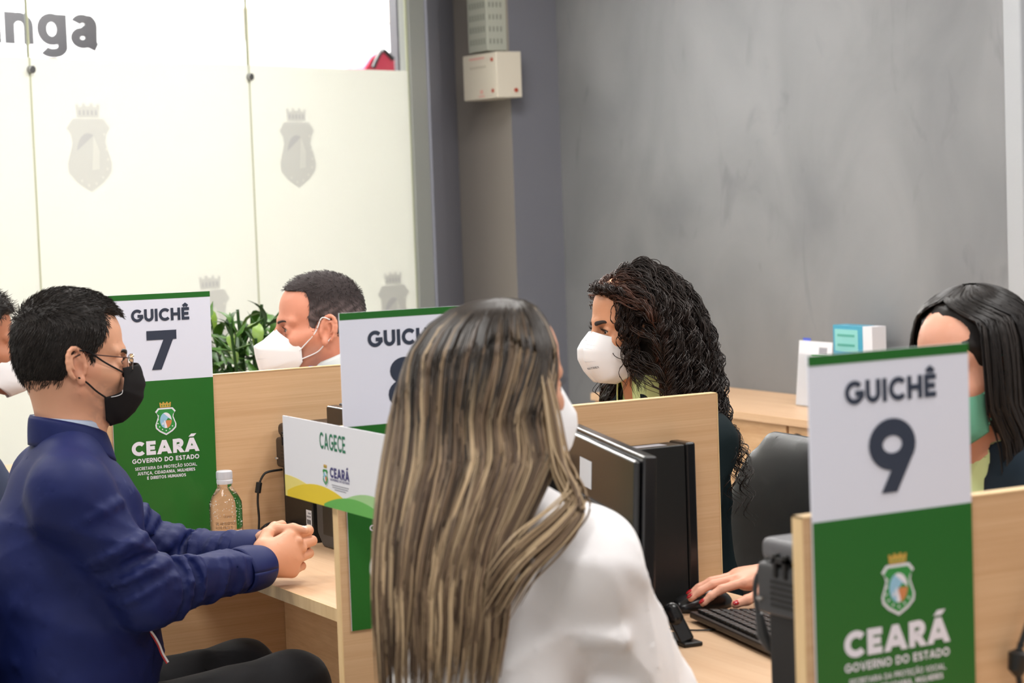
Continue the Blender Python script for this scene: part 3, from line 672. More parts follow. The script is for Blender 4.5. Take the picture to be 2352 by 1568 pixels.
# ------------------------------------------------------------------ counter signs
def counter_sign(x0, y, zt, num, lab, rot=0):
    w_, H_, hw = .245, .561, .2
    s = empty('counter_sign', (x0+w_/2, y, zt-H_), lab, 'sign')
    u = np.array((math.cos(rot), 0, math.sin(rot))); v = np.array((-math.sin(rot), 0, math.cos(rot))); n = np.array((0, -1.0, 0))
    o = np.array((x0, y-.0015, zt)); Pn = lambda a, b: [(a[0], -a[1]), (b[0], -a[1]), (b[0], -b[1]), (a[0], -b[1])]
    MB().prism(Pn((0, 0), (w_, H_)), o, u, v, n, 0, .003).build('board', M_white, s)
    MB().prism(Pn((0, 0), (w_, .0125)), o, u, v, n, .003, .0034).build('green_top_band', M_green, s)
    MB().prism(Pn((0, hw), (w_, H_)), o, u, v, n, .003, .0034).build('green_field', M_green, s)
    o2 = o+n*.0034; T = (0, .0004)
    mb = MB(); letters(mb, 'GUICHÊ', o2+u*w_*.5-v*.063, u, v, n, .0285, .235, .11, t=T, width=.140); mb.build('word_lettering', M_navy, s)
    mb = MB(); letters(mb, num, o2+u*w_*.5-v*.175, u, v, n, .090, .235, .11, t=T); mb.build('number', M_navy, s)
    mb = MB(); crest(mb, o2+u*w_*.513-v*.293, u, v, n, .052); mb.build('crest', [M_wtext, M_cgreen, M_gold, M_sky, M_orange], s)
    mb = MB(); c = .500*w_
    letters(mb, 'CEARÁ', o2+u*c-v*.370, u, v, n, .032, .27, .12, t=T, width=.162)
    letters(mb, 'GOVERNO DO ESTADO', o2+u*c-v*.3875, u, v, n, .0105, .21, .12, t=T, width=.162)
    letters(mb, 'SECRETARIA DA PROTEÇÃO SOCIAL,', o2+u*c-v*.4035, u, v, n, .0072, .19, .14, t=T, width=.150)
    letters(mb, 'JUSTIÇA, CIDADANIA, MULHERES', o2+u*c-v*.4150, u, v, n, .0072, .21, .14, t=T, width=.140)
    letters(mb, 'E DIREITOS HUMANOS', o2+u*c-v*.4265, u, v, n, .0072, .21, .14, t=T, width=.094)
    mb.build('lettering', M_wtext, s); return s
counter_sign(.006, S7, 1.337, '7', 'green and white counter sign with the number 7, behind the man in navy', -.008)
counter_sign(0, 0, 1.339, '8', 'green and white counter sign with the number 8, partly behind the long blonde hair')
counter_sign(-.005, S9, 1.332, '9', 'large blurred green and white counter sign with the number 9 at right', .002)

# ---- name board fixed to the end of the partition, facing the customers
xn = XF-.004
A_ = at(652, 952, 'x', xn); B_ = at(658, 1136, 'x', xn); C_ = at(905, 1003, 'x', xn)
nb = empty('name_board', (xn, (A_[1]+C_[1])/2, B_[2]), 'white board reading CAGECE with yellow and green waves, on the partition end', 'sign')
yl, yr, zt_, zb_ = A_[1], C_[1], (A_[2]+C_[2])/2, B_[2]
wN = yl-yr; hN = zt_-zb_; u = np.array((0, -1.0, 0)); v = Z3; n = np.array((-1.0, 0, 0)); o = np.array((xn, yl, zb_))
MB().prism([(0, 0), (wN, 0), (wN, hN), (0, hN)], o, u, v, n, 0, .003).build('board', M_lab, nb)
def wave(f, a, b, base=0, n_=18): return [(a*wN, base*hN)]+[((a+(b-a)*i/n_)*wN, f((a+(b-a)*i/n_))*hN) for i in range(n_+1)]+[(b*wN, base*hN)]
bmp = lambda c, w_, h_: (lambda x: max(0, h_*math.cos(min(math.pi/2, abs(x-c)/w_*math.pi/2))**.8))
def pl_(f, a, b, t, m, name): mb = MB(); mb.prism(wave(f, a, b), o, u, v, n, t, t+.0003); mb.build(name, m, nb)
pl_(bmp(.02, .42, .265), 0, .44, .003, M_yel2, 'pale_yellow_wave'); pl_(bmp(.33, .36, .235), .02, .69, .0033, M_yel, 'yellow_wave')
pl_(bmp(.80, .34, .26), .46, 1.0, .0036, M_gr2, 'pale_green_wave'); pl_(bmp(.66, .30, .17), .38, .96, .0039, M_gr1, 'green_wave')
o3 = o+n*.003
mb = MB(); letters(mb, 'CAGECE', o3+u*wN*.475+v*hN*.690, u, v, n, .029, .17, .14, t=(0, .0005), width=wN*.235); mb.build('lettering', M_cagece, nb)
mb = MB(); crest(mb, o3+u*wN*.40+v*hN*.36, u, v, n, .026); mb.build('crest', [M_wtext, M_cgreen, M_gold, M_sky, M_orange], nb)
mb = MB(); letters(mb, 'CEARÁ', o3+u*wN*.53+v*hN*.365, u, v, n, .018, .24, .12, t=(0, .0005), width=wN*.175)
letters(mb, 'GOVERNO DO ESTADO', o3+u*wN*.53+v*hN*.328, u, v, n, .0040, .18, .12, t=(0, .0005), width=wN*.175); mb.build('small_lettering', mat('violet_blue_print', srgb(74, 70, 120), .4), nb)
mb = MB()
for j, ww in enumerate((.15, .14, .1)): mb.box((xn-.0036, yl-wN*(.53+ww/2), zb_+hN*(.275-j*.026)), (xn-.003, yl-wN*(.53-ww/2), zb_+hN*(.285-j*.026)))
mb.build('fine_print', M_inkl, nb)

# ------------------------------------------------------------------ equipment on the desks
tw = empty('computer_tower', (.52, -.035, ZD), 'tall black computer tower standing against the light partition behind the monitor', 'computer')
rbox('side_cover', (.37, -.062, ZD+.004), (.672, -.004, 1.055), M_black, tw, .003)
rbox('front_bezel', (.673, -.064, ZD+.002), (.695, -.002, 1.058), M_gloss, tw, .005, 3)
MB().box((.56, -.05, 1.0552), (.64, -.02, 1.0556)).build('sticker', M_inkl, tw)
for x_ in (.39, .64): MB().box((x_, -.06, ZD), (x_+.02, -.006, ZD+.004)).build('rubber_foot', M_black, tw)

mo = empty('monitor', (.27, -.43, ZD), 'black monitor seen from behind with white sticker, beside the blonde woman', 'monitor')
mTL = at(1300, 973, 'z', 1.12); mTR = at(1470, 1048, 'z', 1.12)
mu = nz(mTR-mTL); mn = nz(np.cross(Z3, mu)); mn = mn if mn[0] < 0 else -mn; mwid = np.linalg.norm(mTR-mTL)
tilt = math.radians(-3); mv = nz(Z3*math.cos(tilt)+mn*math.sin(tilt)*0.9); mnn = nz(np.cross(mu, mv)); mnn = mnn if mnn[0] < 0 else -mnn
mo_o = mTL-mv*.315
MB().prism([(0, 0), (mwid, 0), (mwid, .315), (0, .315)], mo_o, mu, mv, mnn, -.028, -.006).build('screen_bezel', M_gloss, mo, bevel=.004)
MB().prism([(.01, .008), (mwid-.01, .008), (mwid-.01, .307), (.01, .307)], mo_o, mu, mv, mnn, -.006, .006).build('rear_cover', M_gloss, mo, bevel=.006, seg=3)
MB().prism([(.09, .03), (mwid-.09, .03), (mwid-.11, .20), (.11, .20)], mo_o, mu, mv, mnn, .006, .026).build('rear_bulge', M_black, mo, bevel=.008, seg=3)
MB().prism([(.015, .015), (mwid-.015, .015), (mwid-.015, .30), (.015, .30)], mo_o, mu, mv, mnn, -.0286, -.028).build('screen', mat('screen_off', (.01, .012, .016, 1), .1), mo)
MB().prism([(.14, .225), (.225, .225), (.225, .272), (.14, .272)], mo_o, mu, mv, mnn, .006, .0066).build('sticker', M_lab, mo)
MB().prism([(.10, .205), (.38, .205), (.38, .209), (.10, .209)], mo_o, mu, mv, mnn, .006, .010).build('rear_slot', M_grey_pl, mo)
mc = mo_o+mu*mwid/2
MB().prism([(-.03, -.06), (.03, -.06), (.03, .1), (-.03, .1)], mc, mu, Z3, mnn, -.01, .025).build('neck', M_black, mo, bevel=.004)
MB().lathe([(0, 0), (.11, 0), (.112, .004), (.1, .010), (.03, .014), (0, .014)], (mc[0], mc[1], ZD), 36, ex=1, ey=1).build('base', M_gloss, mo, smooth=True)

m2 = empty('monitor', (.47, .83, ZD), 'black monitor corner peeking between the name board and the number 8 sign', 'monitor')
a_ = at(757, 930, 'x', .445); yy = a_[1]
MB().prism([(0, .78), (.5, .78), (.5, a_[2]), (0, a_[2])], (.445, yy, 0), (0, -1, 0), Z3, (-1, 0, 0), -.02, .01).build('rear_cover', M_gloss, m2, bevel=.006, seg=3)
MB().prism([(.0, .775), (.5, .775), (.5, a_[2]+.003), (0, a_[2]+.003)], (.445, yy, 0), (0, -1, 0), Z3, (-1, 0, 0), -.034, -.022).build('screen_bezel', M_grey_pl, m2, bevel=.004)
MB().box((.48, yy-.29, ZD), (.50, yy-.21, .95)).build('neck', M_black, m2, bevel=.004)
MB().lathe([(0, 0), (.09, 0), (.09, .006), (.03, .012), (0, .012)], (.49, yy-.25, ZD), 30).build('base', M_gloss, m2, smooth=True)

dv = empty('speaker_unit', (.44, .93, ZD), 'black round-cornered upright unit between the printer and the name board', 'speaker')
MB().prism([(.03, 0), (.15, 0), (.16, .01), (.16, .205), (.15, .215), (.01, .215), (0, .205), (0, .03)], (.402, 1.072, ZD), (0, -1, 0), Z3, (-1, 0, 0), -.028, 0).build('body', M_grey_pl, dv, bevel=.012, seg=4)
MB().prism([(.04, .03), (.13, .03), (.13, .19), (.04, .19)], (.402, 1.072, ZD), (0, -1, 0), Z3, (-1, 0, 0), 0, .001).build('front_grille', M_black, dv)

def printer(x0, x1, y0, y1, z1, lab, body, lid, sticker=True):
    p = empty('printer', ((x0+x1)/2, (y0+y1)/2, ZD), lab, 'printer'); zs = z1-.105
    rbox('lid', (x0+.004, y0+.004, z1-.032), (x1, y1-.004, z1), lid, p, .012, 4)
    rbox('scanner_body', (x0, y0, zs), (x1, y1, z1-.034), body, p, .008, 3)
    rbox('lower_body', (x0+.012, y0+.012, ZD), (x1-.01, y1-.012, zs), M_black, p, .003)
    rbox('paper_tray', (x0+.004, y0+.03, ZD+.001), (x0+.1, y1-.03, ZD+.035), M_brownblk, p, .003)
    h = MB(); ym = y1-.045
    for dy in (0, .022): h.box((x0-.004, ym-dy-.007, z1-.05), (x0+.014, ym-dy, z1-.018))
    h.box((x0-.004, ym-.029, z1-.03), (x0+.012, ym, z1-.022)); h.build('hinge_clip', M_black, p, bevel=.001)
    v = MB()
    for j in range(5): v.box((x0-.0012, y1-.10, zs+.014+j*.008), (x0+.001, y1-.035, zs+.018+j*.008))
    v.build('vent_slot', M_black, p)
    MB().lathe([(0, 0), (.006, 0), (.006, .004), (0, .004)], (x0-.001, y1-.012, zs+.02), 12).build('port', mat('port_metal', srgb(190, 190, 190), .25, metal=.8), p)
    if sticker:
        l = empty('rating_label', (x0, y0, ZD)); l.parent = p; l.location = Vector((x0, y0, ZD))-p.location
        MB().box((x0+.0112, y0+.018, ZD+.03), (x0+.012, y0+.048, ZD+.075)).build('paper', M_lab, l)
        k = MB()
        for j, (a, b, c) in enumerate(((.021, .030, .066), (.032, .036, .066), (.021, .044, .058), (.021, .043, .036))): k.box((x0+.0106, y0+a, ZD+c), (x0+.0112, y0+b, ZD+c+.004))
        k.build('print', M_inkl, l)
        MB().box((x0+.0104, y0+.022, ZD+.043), (x0+.0112, y0+.043, ZD+.053)).build('code_block', mat('code_grey', srgb(110, 110, 114), .6), l)
    return p
printer(.392, .76, 1.085, 1.276, 1.017, 'black printer against the partition behind the name board', M_brownblk, M_brownblk)
printer(.15, .50, -1.335, -1.03, 1.057, 'dark grey printer at the left edge of the number 9 partition', M_grey_pl, mat('mid_grey_plastic', (.12, .12, .13, 1), .4), False)

kb = empty('keyboard', (.6, -.4, ZD), 'black keyboard on the desk in front of the mouse hand', 'keyboard')
k0 = np.array((.586, -.192, ZD+.001)); e1 = nz((-.19, -.98, 0)); e2 = nz((.98, -.19, 0)); th = math.radians(5); e2t = e2*math.cos(th)-Z3*math.sin(th); kn = nz(np.cross(e2t, e1)); kn = kn if kn[2] > 0 else -kn
ko = k0+Z3*.018
MB().prism([(0, 0), (.43, 0), (.43, .135), (0, .135)], ko, e1, e2t, kn, -.012, 0).build('case', M_brownblk, kb, bevel=.003)
for j in (.03, .37): MB().prism([(0, 0), (.02, 0), (.02, .02), (0, .02)], k0+e1*j+e2*.01, e1, e2, Z3, 0, .008).build('foot', M_black, kb)
kc = None
for r in range(6):
    x = .012; rowy = .010+r*.0195+(.004 if r > 0 else 0)
    while x < .415:
        wk = .0165; skip = .28 < x < .292 or .345 < x < .352
        if r == 5 and .14 < x < .2: wk = .1
        if not skip:
            if kc is None or wk > .05:
                m_ = MB().prism([(0, 0), (wk, 0), (wk, .0165), (0, .0165)], ko+e1*x+e2t*rowy+kn*.0005, e1, e2t, kn, 0, .006); o_ = m_.build('key', M_black, kb, bevel=.0014, seg=1)
                if wk < .05: kc = (o_, x, rowy)
            else:
                c = kc[0].copy(); COL.objects.link(c); dlt = e1*(x-kc[1])+e2t*(rowy-kc[2]); c.location = kc[0].location+Vector(dlt)
        x += wk+.0028
ms = empty('mouse', (.675, -.108, ZD), 'black mouse under the hand with red nails', 'mouse')
V = Vol((.58, -.17, ZD-.005), (.77, -.04, ZD+.06), .002)
V.ell((.675, -.108, ZD+.004), (.060, .031, .034), .006); V.ell((.655, -.106, ZD+.006), (.052, .030, .026), .01); V.cut((.6, -.1, ZD), (0, 0, -1)); V.cut((.6155, -.1, ZD), (-1, .3, -.2), .006)
V.mesh('body', M_gloss, ms)
MB().tube(bez([(.622, -.10, ZD+.012), (.59, -.10, ZD+.004), (.52, -.13, ZD+.003), (.46, -.20, ZD+.003), (.40, -.24, ZD+.003), (.30, -.22, ZD+.003)]), .0018, 6).build('cord', M_black, ms, smooth=True)
wc = empty('webcam', (.478, -.32, ZD), 'small glossy black webcam on a flat stand in front of the keyboard', 'webcam')
wc0 = at(1530, 1462, 'z', ZD); wc1 = at(1592, 1486, 'z', ZD); wd = nz(wc1-wc0); wn = nz(np.cross(Z3, wd)); Lw = np.linalg.norm(wc1-wc0)
MB().prism([(0, -.016), (Lw, -.016), (Lw, .02), (0, .02)], wc0, wd, wn, Z3, 0, .008).build('stand', M_black, wc, bevel=.003)
t0 = at(1576, 1466, 'y', wc1[1]+.02); t1 = at(1545, 1406, 'y', wc1[1]+.04); tdn = nz(t1-t0); tpl = nz(np.cross(tdn, _F)); tnn = nz(np.cross(tpl, tdn))
if tnn@(CAM-t0) < 0: tnn = -tnn
MB().prism([(-.013, -.006), (.013, -.006), (.013, .05), (-.013, .05)], t0, tpl, tdn, tnn, -.008, .006).build('arm', M_gloss, wc, bevel=.004, seg=3)
MB().tube([t0-tnn*.004-tdn*.004, t0-tnn*.008+np.array((0, 0, -.012))], .006).build('pivot', M_black, wc, smooth=True)
V = Vol(t1-.05, t1+.05, .0015); V.cone(t1-tdn*.012, t1+tdn*.004, .014, .014, flat=(tnn, .75)); V.mesh('camera_head', M_gloss, wc)
MB().tube(bez([t1-tnn*.01, t1-tnn*.03+np.array((0, 0, -.03)), at(1520, 1402, 'z', ZD+.004), at(1500, 1403, 'z', ZD+.003), (.42, -.10, ZD+.003)]), .0018, 6).build('cord', M_black, wc, smooth=True)
tag(MB().tube(bez([at(1505, 1438, 'z', ZD+.003), at(1540, 1444, 'z', ZD+.003), at(1600, 1447, 'z', ZD+.003), at(1650, 1444, 'z', ZD+.003), at(1680, 1435, 'z', ZD+.004)]), .0017, 6).build('cable', M_black, smooth=True), 'thin black cord lying on the desk in front of the keyboard', 'cable')

pc = empty('power_cable', (.36, 1.22, ZD), 'black cable with cylindrical ferrite block hanging from the back of the printer behind the bottle', 'cable')
cp = [at(617, 1083, 'y', 1.262), at(604, 1092, 'y', 1.262), at(595, 1115, 'y', 1.262), at(592, 1150, 'y', 1.262), at(595, 1190, 'y', 1.262), at(594, 1222, 'y', 1.262)]
cp.insert(0, np.array((.402, 1.262, cp[0][2]+.002)))
MB().tube(bez(cp), .0028, 8).build('cord', M_black, pc, smooth=True)
fa, fb = at(595.5, 1107, 'y', 1.262), at(592, 1132, 'y', 1.262); MB().tube([fa, fa+(fb-fa)*.04, fb-(fb-fa)*.04, fb], [.0058, .0072, .0072, .0058], 12).build('ferrite_block', M_black, pc, smooth=True)
cq = [np.array((.41, 1.24, ZD+.03)), at(622, 1203, 'y', 1.235), at(605, 1212, 'y', 1.235), at(592, 1226, 'z', ZD+.006), np.array((.30, 1.27, ZD+.005))]
MB().tube(bez(cq), .0048, 8).build('plug_lead', M_black, pc, smooth=True)
lead = [at(1745, 1428, 'y', -1.0), at(1752, 1455, 'y', -1.0), at(1768, 1490, 'y', -1.0), at(1795, 1530, 'y', -1.0), at(1825, 1560, 'y', -1.0), at(1840, 1600, 'y', -1.0)]
pl = empty('printer_cable', tuple(lead[0]), 'grey black cable with thick plug hanging in front of the dark grey printer', 'cable')
MB().tube(bez([lead[0]+np.array((.02, -.03, .12)), lead[0]+np.array((-.004, -.0, .06))]+lead), .0035, 8).build('cord', M_grey_pl, pl, smooth=True)
MB().tube([lead[0]+np.array((-.001, 0, .012)), lead[1], lead[2]], [.006, .009, .006], 10).build('plug', M_grey_pl, pl, smooth=True)
hd = at(2348, 1470, 'y', S9-.02); hc = empty('hanging_cable', tuple(hd), 'black cable with thick plug at the right edge, on the number 9 partition', 'cable')
MB().tube(bez([hd+np.array((.05, 0, .1)), hd, at(2336, 1510, 'y', S9-.02), at(2342, 1568, 'y', S9-.02), at(2352, 1620, 'y', S9-.02)]), .004, 8).build('cord', M_black, hc, smooth=True)
MB().tube([at(2345, 1480, 'y', S9-.02), at(2338, 1500, 'y', S9-.02), at(2337, 1535, 'y', S9-.02), at(2340, 1550, 'y', S9-.02)], [.006, .0125, .0125, .006], 12).build('plug', M_black, hc, smooth=True)

# ---- bottle of hand gel
bx, by = .221, 1.17
bt = empty('gel_bottle', (bx, by, ZD), 'clear plastic bottle of antiseptic gel with white cap on the desk', 'bottle')
Mb = mat('clear_plastic', (1, 1, 1, 1), .03, trans=1, ior=1.30, spec=.5); Mgel = mat('clear_gel', (.97, .98, .97, 1), .02, trans=1, ior=1.33)
pf = [(.001, .002), (.034, .0), (.0375, .004), (.0375, .100), (.0365, .108), (.030, .122), (.021, .136), (.0165, .142), (.0165, .152)]
MB().lathe(pf, (bx, by, ZD), 48).build('bottle_body', Mb, bt, smooth=True)
cm = MB().lathe([(.0, .149), (.0178, .149), (.0185, .152), (.0185, .158), (.0176, .159), (.0182, .161), (.018, .1775), (.016, .179), (0, .179)], (bx, by, ZD), 40)
cm.build('cap', mat('cap_white', srgb(226, 228, 236), .35, trans=.15), bt, smooth=True)
rb = MB()
for k in range(40):
    t = 2*math.pi*k/40; rb.box((-.0004, -.0006, .162), (.0004, .0006, .176), M=np.array([[math.cos(t), -math.sin(t), 0], [math.sin(t), math.cos(t), 0], [0, 0, 1]]), o=(bx+.0182*math.cos(t), by+.0182*math.sin(t), ZD))
tag(rb.build('cap_ribs', MATS['cap_white'], bt), kind='stuff')
thc = math.atan2(CAM[1]-by, CAM[0]-bx)
lm = MB(); lm2 = MB(); lm3 = MB(); tx = MB()
def wrap(mb, R):
    c = []
    for (a, b, z) in mb.v: t = thc+a/R; c.append((bx+(R+b)*math.cos(t), by+(R+b)*math.sin(t), z))
    mb.v = c; return mb
for j in range(16): lm.add([(-.022+j*.0036, .0003, ZD+.004), (-.022+(j+1)*.0036, .0003, ZD+.004), (-.022+(j+1)*.0036, .0003, ZD+.045), (-.022+j*.0036, .0003, ZD+.045)], [(0, 1, 2, 3)])
lm.v = [(a+.008, b, z) for a, b, z in lm.v]
wrap(lm, .0375).build('label_patch', mat('label_translucent', srgb(226, 226, 222), .5), bt)
letters(tx, 'GEL ANTISSÉPTICO', (-.002, 0, ZD+.059), (1, 0, 0), Z3, (0, 1, 0), .0062, .17, .1, t=(0, .0006), width=.047)
letters(tx, 'ÁLCOOL ETÍLICO 70', (-.006, 0, ZD+.050), (1, 0, 0), Z3, (0, 1, 0), .0058, .17, .1, t=(0, .0006), width=.040)
letters(tx, 'CEARÁ', (.004, 0, ZD+.076), (1, 0, 0), Z3, (0, 1, 0), .0045, .12, .12, t=(0, .0006), width=.018)
for j in range(5): tx.add([(-.023, .0006, ZD+.038-j*.0055), (-.006, .0006, ZD+.038-j*.0055), (-.006, .0006, ZD+.0405-j*.0055), (-.023, .0006, ZD+.0405-j*.0055)], [(0, 1, 2, 3)])
lm_ = wrap(tx, .0375)
# the print runs left to right as seen from the customer side
lm_.v = lm_.v; lm_.build('lettering', mat('brown_ink', srgb(92, 66, 44), .5), bt)
g = np.random.default_rng(3); bub = MB()
for k in range(90):
    t = g.uniform(0, 6.28); rr = .034*math.sqrt(g.uniform(.2, 1)); z = ZD+g.uniform(.045, .118); r = g.uniform(.0005, .0012); rr = min(rr, .03) if z > ZD+.1 else rr
    bub.lathe([(0, -r), (r*.8, -r*.6), (r, 0), (r*.8, r*.6), (0, r)], (bx+rr*math.cos(t), by+rr*math.sin(t), z), 6)
tag(bub.build('gel_bubbles', mat('bubble_white', srgb(250, 250, 250), .2), bt, smooth=True), kind='stuff')

# ------------------------------------------------------------------ back cabinet with leaflets
cb = empty('credenza', (2.98, 2.6, 0), 'low light wooden cabinet along the grey wall behind the curly-haired woman', 'cabinet')
cx0, cx1, cy0, cy1 = 2.74, XW-.002, 1.2, 3.75
MB().box((cx0-.015, cy0, ZD-.028), (cx1, cy1, ZD)).build('cabinet_top', M_w_top, cb, bevel=.002)
MB().box((cx0+.02, cy0+.01, .06), (cx1, cy1-.01, ZD-.029)).build('carcass', M_w_vert, cb)
MB().box((cx0+.04, cy0+.02, 0), (cx1, cy1-.02, .06)).build('plinth', M_dark, cb)
for j in range(4):
    y = cy0+.015+j*.635
    d = MB().box((cx0, y, .065), (cx0+.018, y+.62, ZD-.031)).build('door', M_w_vert, cb, bevel=.001)
    ky = y+.56 if j % 2 else y+.06
    for kz in (.684, .645):
        k = MB().lathe([(0, 0), (.012, 0), (.014, .006), (.016, .012), (.014, .018), (0, .02)], (0, 0, 0), 16); k.v = [(cx0-c, 2.784 if j == 2 else ky+b, kz+a) for a, b, c in k.v]
        k.build('knob', M_black, d, smooth=True)
hp = at(1832, 925, 'x', 2.98); hq = at(1904, 790, 'x', 2.98)
lh = empty('leaflet_holder', (2.98, hp[1], ZD), 'clear stand with a white leaflet on the cabinet, left of the number 9 sign', 'leaflet stand')
wl = hp[1]-hq[1]; hl = at(1832, 784, 'x', 2.98)[2]-ZD; lv = nz((.10, 0, 1)); ln = nz((-1, 0, .10)); lo_ = np.array((2.975, hp[1], ZD+.004))
MB().prism([(0, 0), (wl, 0), (wl, hl), (0, hl)], lo_, (0, -1, 0), lv, ln, 0, .003).build('leaflet', M_lab, lh)
MB().prism([(wl*.1, hl), (wl*.32, hl), (wl*.32, hl+.010), (wl*.1, hl+.010)], lo_, (0, -1, 0), lv, ln, -.002, .001).build('blue_tab', mat('blue_print', srgb(70, 90, 200), .5), lh)
MB().prism([(wl*.62, hl-.045), (wl*.86, hl-.045), (wl*.86, hl-.02), (wl*.62, hl-.02)], lo_, (0, -1, 0), lv, ln, .003, .0036).build('printed_mark', M_inkl, lh)
MB().prism([(wl*.4, hl-.055), (wl*.9, hl-.055), (wl*.9, hl-.048), (wl*.4, hl-.048)], lo_, (0, -1, 0), lv, ln, .003, .0036).build('printed_line', M_gr3, lh)
MB().prism([(-.003, -.003), (wl+.003, -.003), (wl+.003, hl*.8), (-.003, hl*.8)], lo_, (0, -1, 0), lv, ln, .0045, .006).prism([(-.003, -.004), (wl+.003, -.004), (wl+.003, 0), (-.003, 0)], lo_, (0, -1, 0), (1, 0, 0), Z3, -.01, -.002).build('clear_stand', M_glass, lh)
bq = at(1918, 745, 'x', 3.1); br_ = at(2008, 748, 'x', 3.1)
bk = empty('turquoise_leaflet_box', (3.1, (bq[1]+br_[1])/2, ZD), 'turquoise printed box with white edge on the cabinet behind the number 9 sign', 'box')
wb_ = bq[1]-br_[1]; hb = bq[2]-ZD; bo = np.array((3.09, bq[1], ZD))
MB().prism([(0, 0), (wb_*.76, 0), (wb_*.76, hb), (0, hb)], bo, (0, -1, 0), Z3, (-1, 0, 0), -.06, 0).build('box_body', mat('turquoise_print', srgb(72, 158, 186), .35), bk, bevel=.001)
MB().prism([(wb_*.765, 0), (wb_, 0), (wb_, hb), (wb_*.765, hb)], bo, (0, -1, 0), Z3, (-1, 0, 0), -.06, 0).build('white_side', M_lab, bk)
MB().prism([(wb_*.05, hb*.68), (wb_*.64, hb*.66), (wb_*.64, hb*.95), (wb_*.05, hb*.95)], bo, (0, -1, 0), Z3, (-1, 0, 0), 0, .001).build('printed_panel', mat('aqua_print', srgb(138, 202, 196), .4), bk)
tq = MB()
for j in range(2): tq.prism([(wb_*.12, hb*(.74+.12*j)), (wb_*.56, hb*(.74+.12*j)), (wb_*.56, hb*(.77+.12*j)), (wb_*.12, hb*(.77+.12*j))], bo, (0, -1, 0), Z3, (-1, 0, 0), .001, .0015)
tq.build('printed_line', mat('teal_print', srgb(86, 164, 148), .4), bk)

# ------------------------------------------------------------------ chairs
M_vinyl = mat('black_vinyl', (.016, .016, .017, 1), .42, spec=.5, bump=(300, .1, .001))
def chair(x, y, yaw, lab, zb=.52, top=1.0, wid=.44):
    """x,y: seat centre; faces yaw"""
    F = Fr((x, y, 0), yaw); ch = empty('office_chair', (x, y, 0), lab, 'chair', 'black office chairs')
    V = Vol(np.array((x, y, .3))-.42, np.array((x, y, .3))+(.42, .42, .85), .008)
    V.ell(F.w((.0, 0, .43)), (.23, .23, .045), .01, F.M); V.ell(F.w((.02, 0, .42)), (.22, .22, .05), .02, F.M); V.cut(F.w((0, 0, .405)), (0, 0, -1), .01)
    V.mesh('seat', M_vinyl, ch)
    V = Vol(np.array((x, y, .3))-.42, np.array((x, y, .3))+(.42, .42, .85), .008); zc = (zb+top)/2; hh = (top-zb)/2
    for i in range(9):
        t = -1+i*.25; hw = wid/2*(1-.42*max(0, t)**2.2-.25*max(0, -t)**2)-.05
        V.cone(F.w((-.235-.03*t*abs(t), -hw, zc+t*(hh-.05))), F.w((-.235-.03*t*abs(t), hw, zc+t*(hh-.05))), .05, .05, .03, flat=(F.M[:, 0], .55))
    V.mesh('backrest', M_vinyl, ch)
    MB().tube([F.w((-.30, 0, zc)), F.w((-.31, 0, .40)), F.w((-.18, 0, .36)), F.w((0, 0, .37))], .018, 8).build('back_bracket', M_black, ch, smooth=True)
    MB().tube([F.w((0, 0, .38)), F.w((0, 0, .10))], .025, 12).build('gas_column', M_steel, ch, smooth=True)
    for k in range(5):
        a = 2*math.pi*k/5; lg = MB().tube([F.w((0, 0, .11)), F.w((.27*math.cos(a), .27*math.sin(a), .07))], [.025, .014], 8).build('leg', M_black, ch, smooth=True)
        c = F.w((.27*math.cos(a), .27*math.sin(a), .028)); MB().tube([c-F.M[:, 1]*.018, c+F.M[:, 1]*.018], .028, 14).build('caster', M_black, lg, smooth=True)
    return ch
chair(1.00, .42, 176, 'black office chair behind the curly-haired woman', .56, .985, .46)
chair(-.30, .65, 0, 'black office chair under the man in the navy shirt', .50, .84, .44)
chair(-.20, -.72, 38, 'black office chair under the blonde woman, below the frame', .50, .78, .42)

chair(1.0, -.62, 180, 'black office chair behind the woman with straight black hair', .54, .90, .42)
chair(.90, 1.68, 180, 'black office chair under the grey-haired man', .54, .90, .42)
chair(-.24, 1.94, 0, 'black office chair under the man at the left edge', .52, .86, .42)

# ------------------------------------------------------------------ plant behind the grey-haired man
pc_ = at(575, 800, 'y', 2.62); px_, py_ = pc_[0], pc_[1]
pt = empty('potted_plant', (px_, py_, 0), 'bushy green potted plant between sign 7 and the grey-haired man', 'plant')
MB().lathe([(0, 0), (.15, 0), (.2, .36), (.21, .38), (.19, .38), (.185, .35), (0, .35)], (px_, py_, 0), 32).build('pot', M_lab, pt, smooth=True)
MB().lathe([(0, .35), (.185, .352), (0, .356)], (px_, py_, 0), 20).build('soil', mat('soil', srgb(50, 38, 28), .95), pt)
Mleaf = [mat('leaf_green', srgb(62, 104, 26), .42, spec=.5), mat('leaf_dark_green', srgb(34, 70, 20), .42, spec=.5), mat('leaf_light_green', srgb(110, 142, 44), .42, spec=.5)]
protos = []
for k in range(3):
    nseg = 7; L = .12; vs = []; fs = []
    for i in range(nseg):
        t = i/(nseg-1); wv = .021*math.sin(math.pi*min(1, t*.93+.05))**.8*(1 if t < .98 else .2); zc = .035*math.sin(t*2.4)-.03*t*t
        for s_, dz in ((-1, .006), (0, 0), (1, .006)): vs.append((L*t, s_*wv, zc+dz*wv/.02))
        if i: b = (i-1)*3; fs += [(b, b+1, b+4, b+3), (b+1, b+2, b+5, b+4)]
    me = bpy.data.meshes.new('leaf'); me.from_pydata(vs, [], fs); me.polygons.foreach_set('use_smooth', [True]*len(fs)); me.materials.append(Mleaf[k]); protos.append(me)
g = np.random.default_rng(5); stems = []
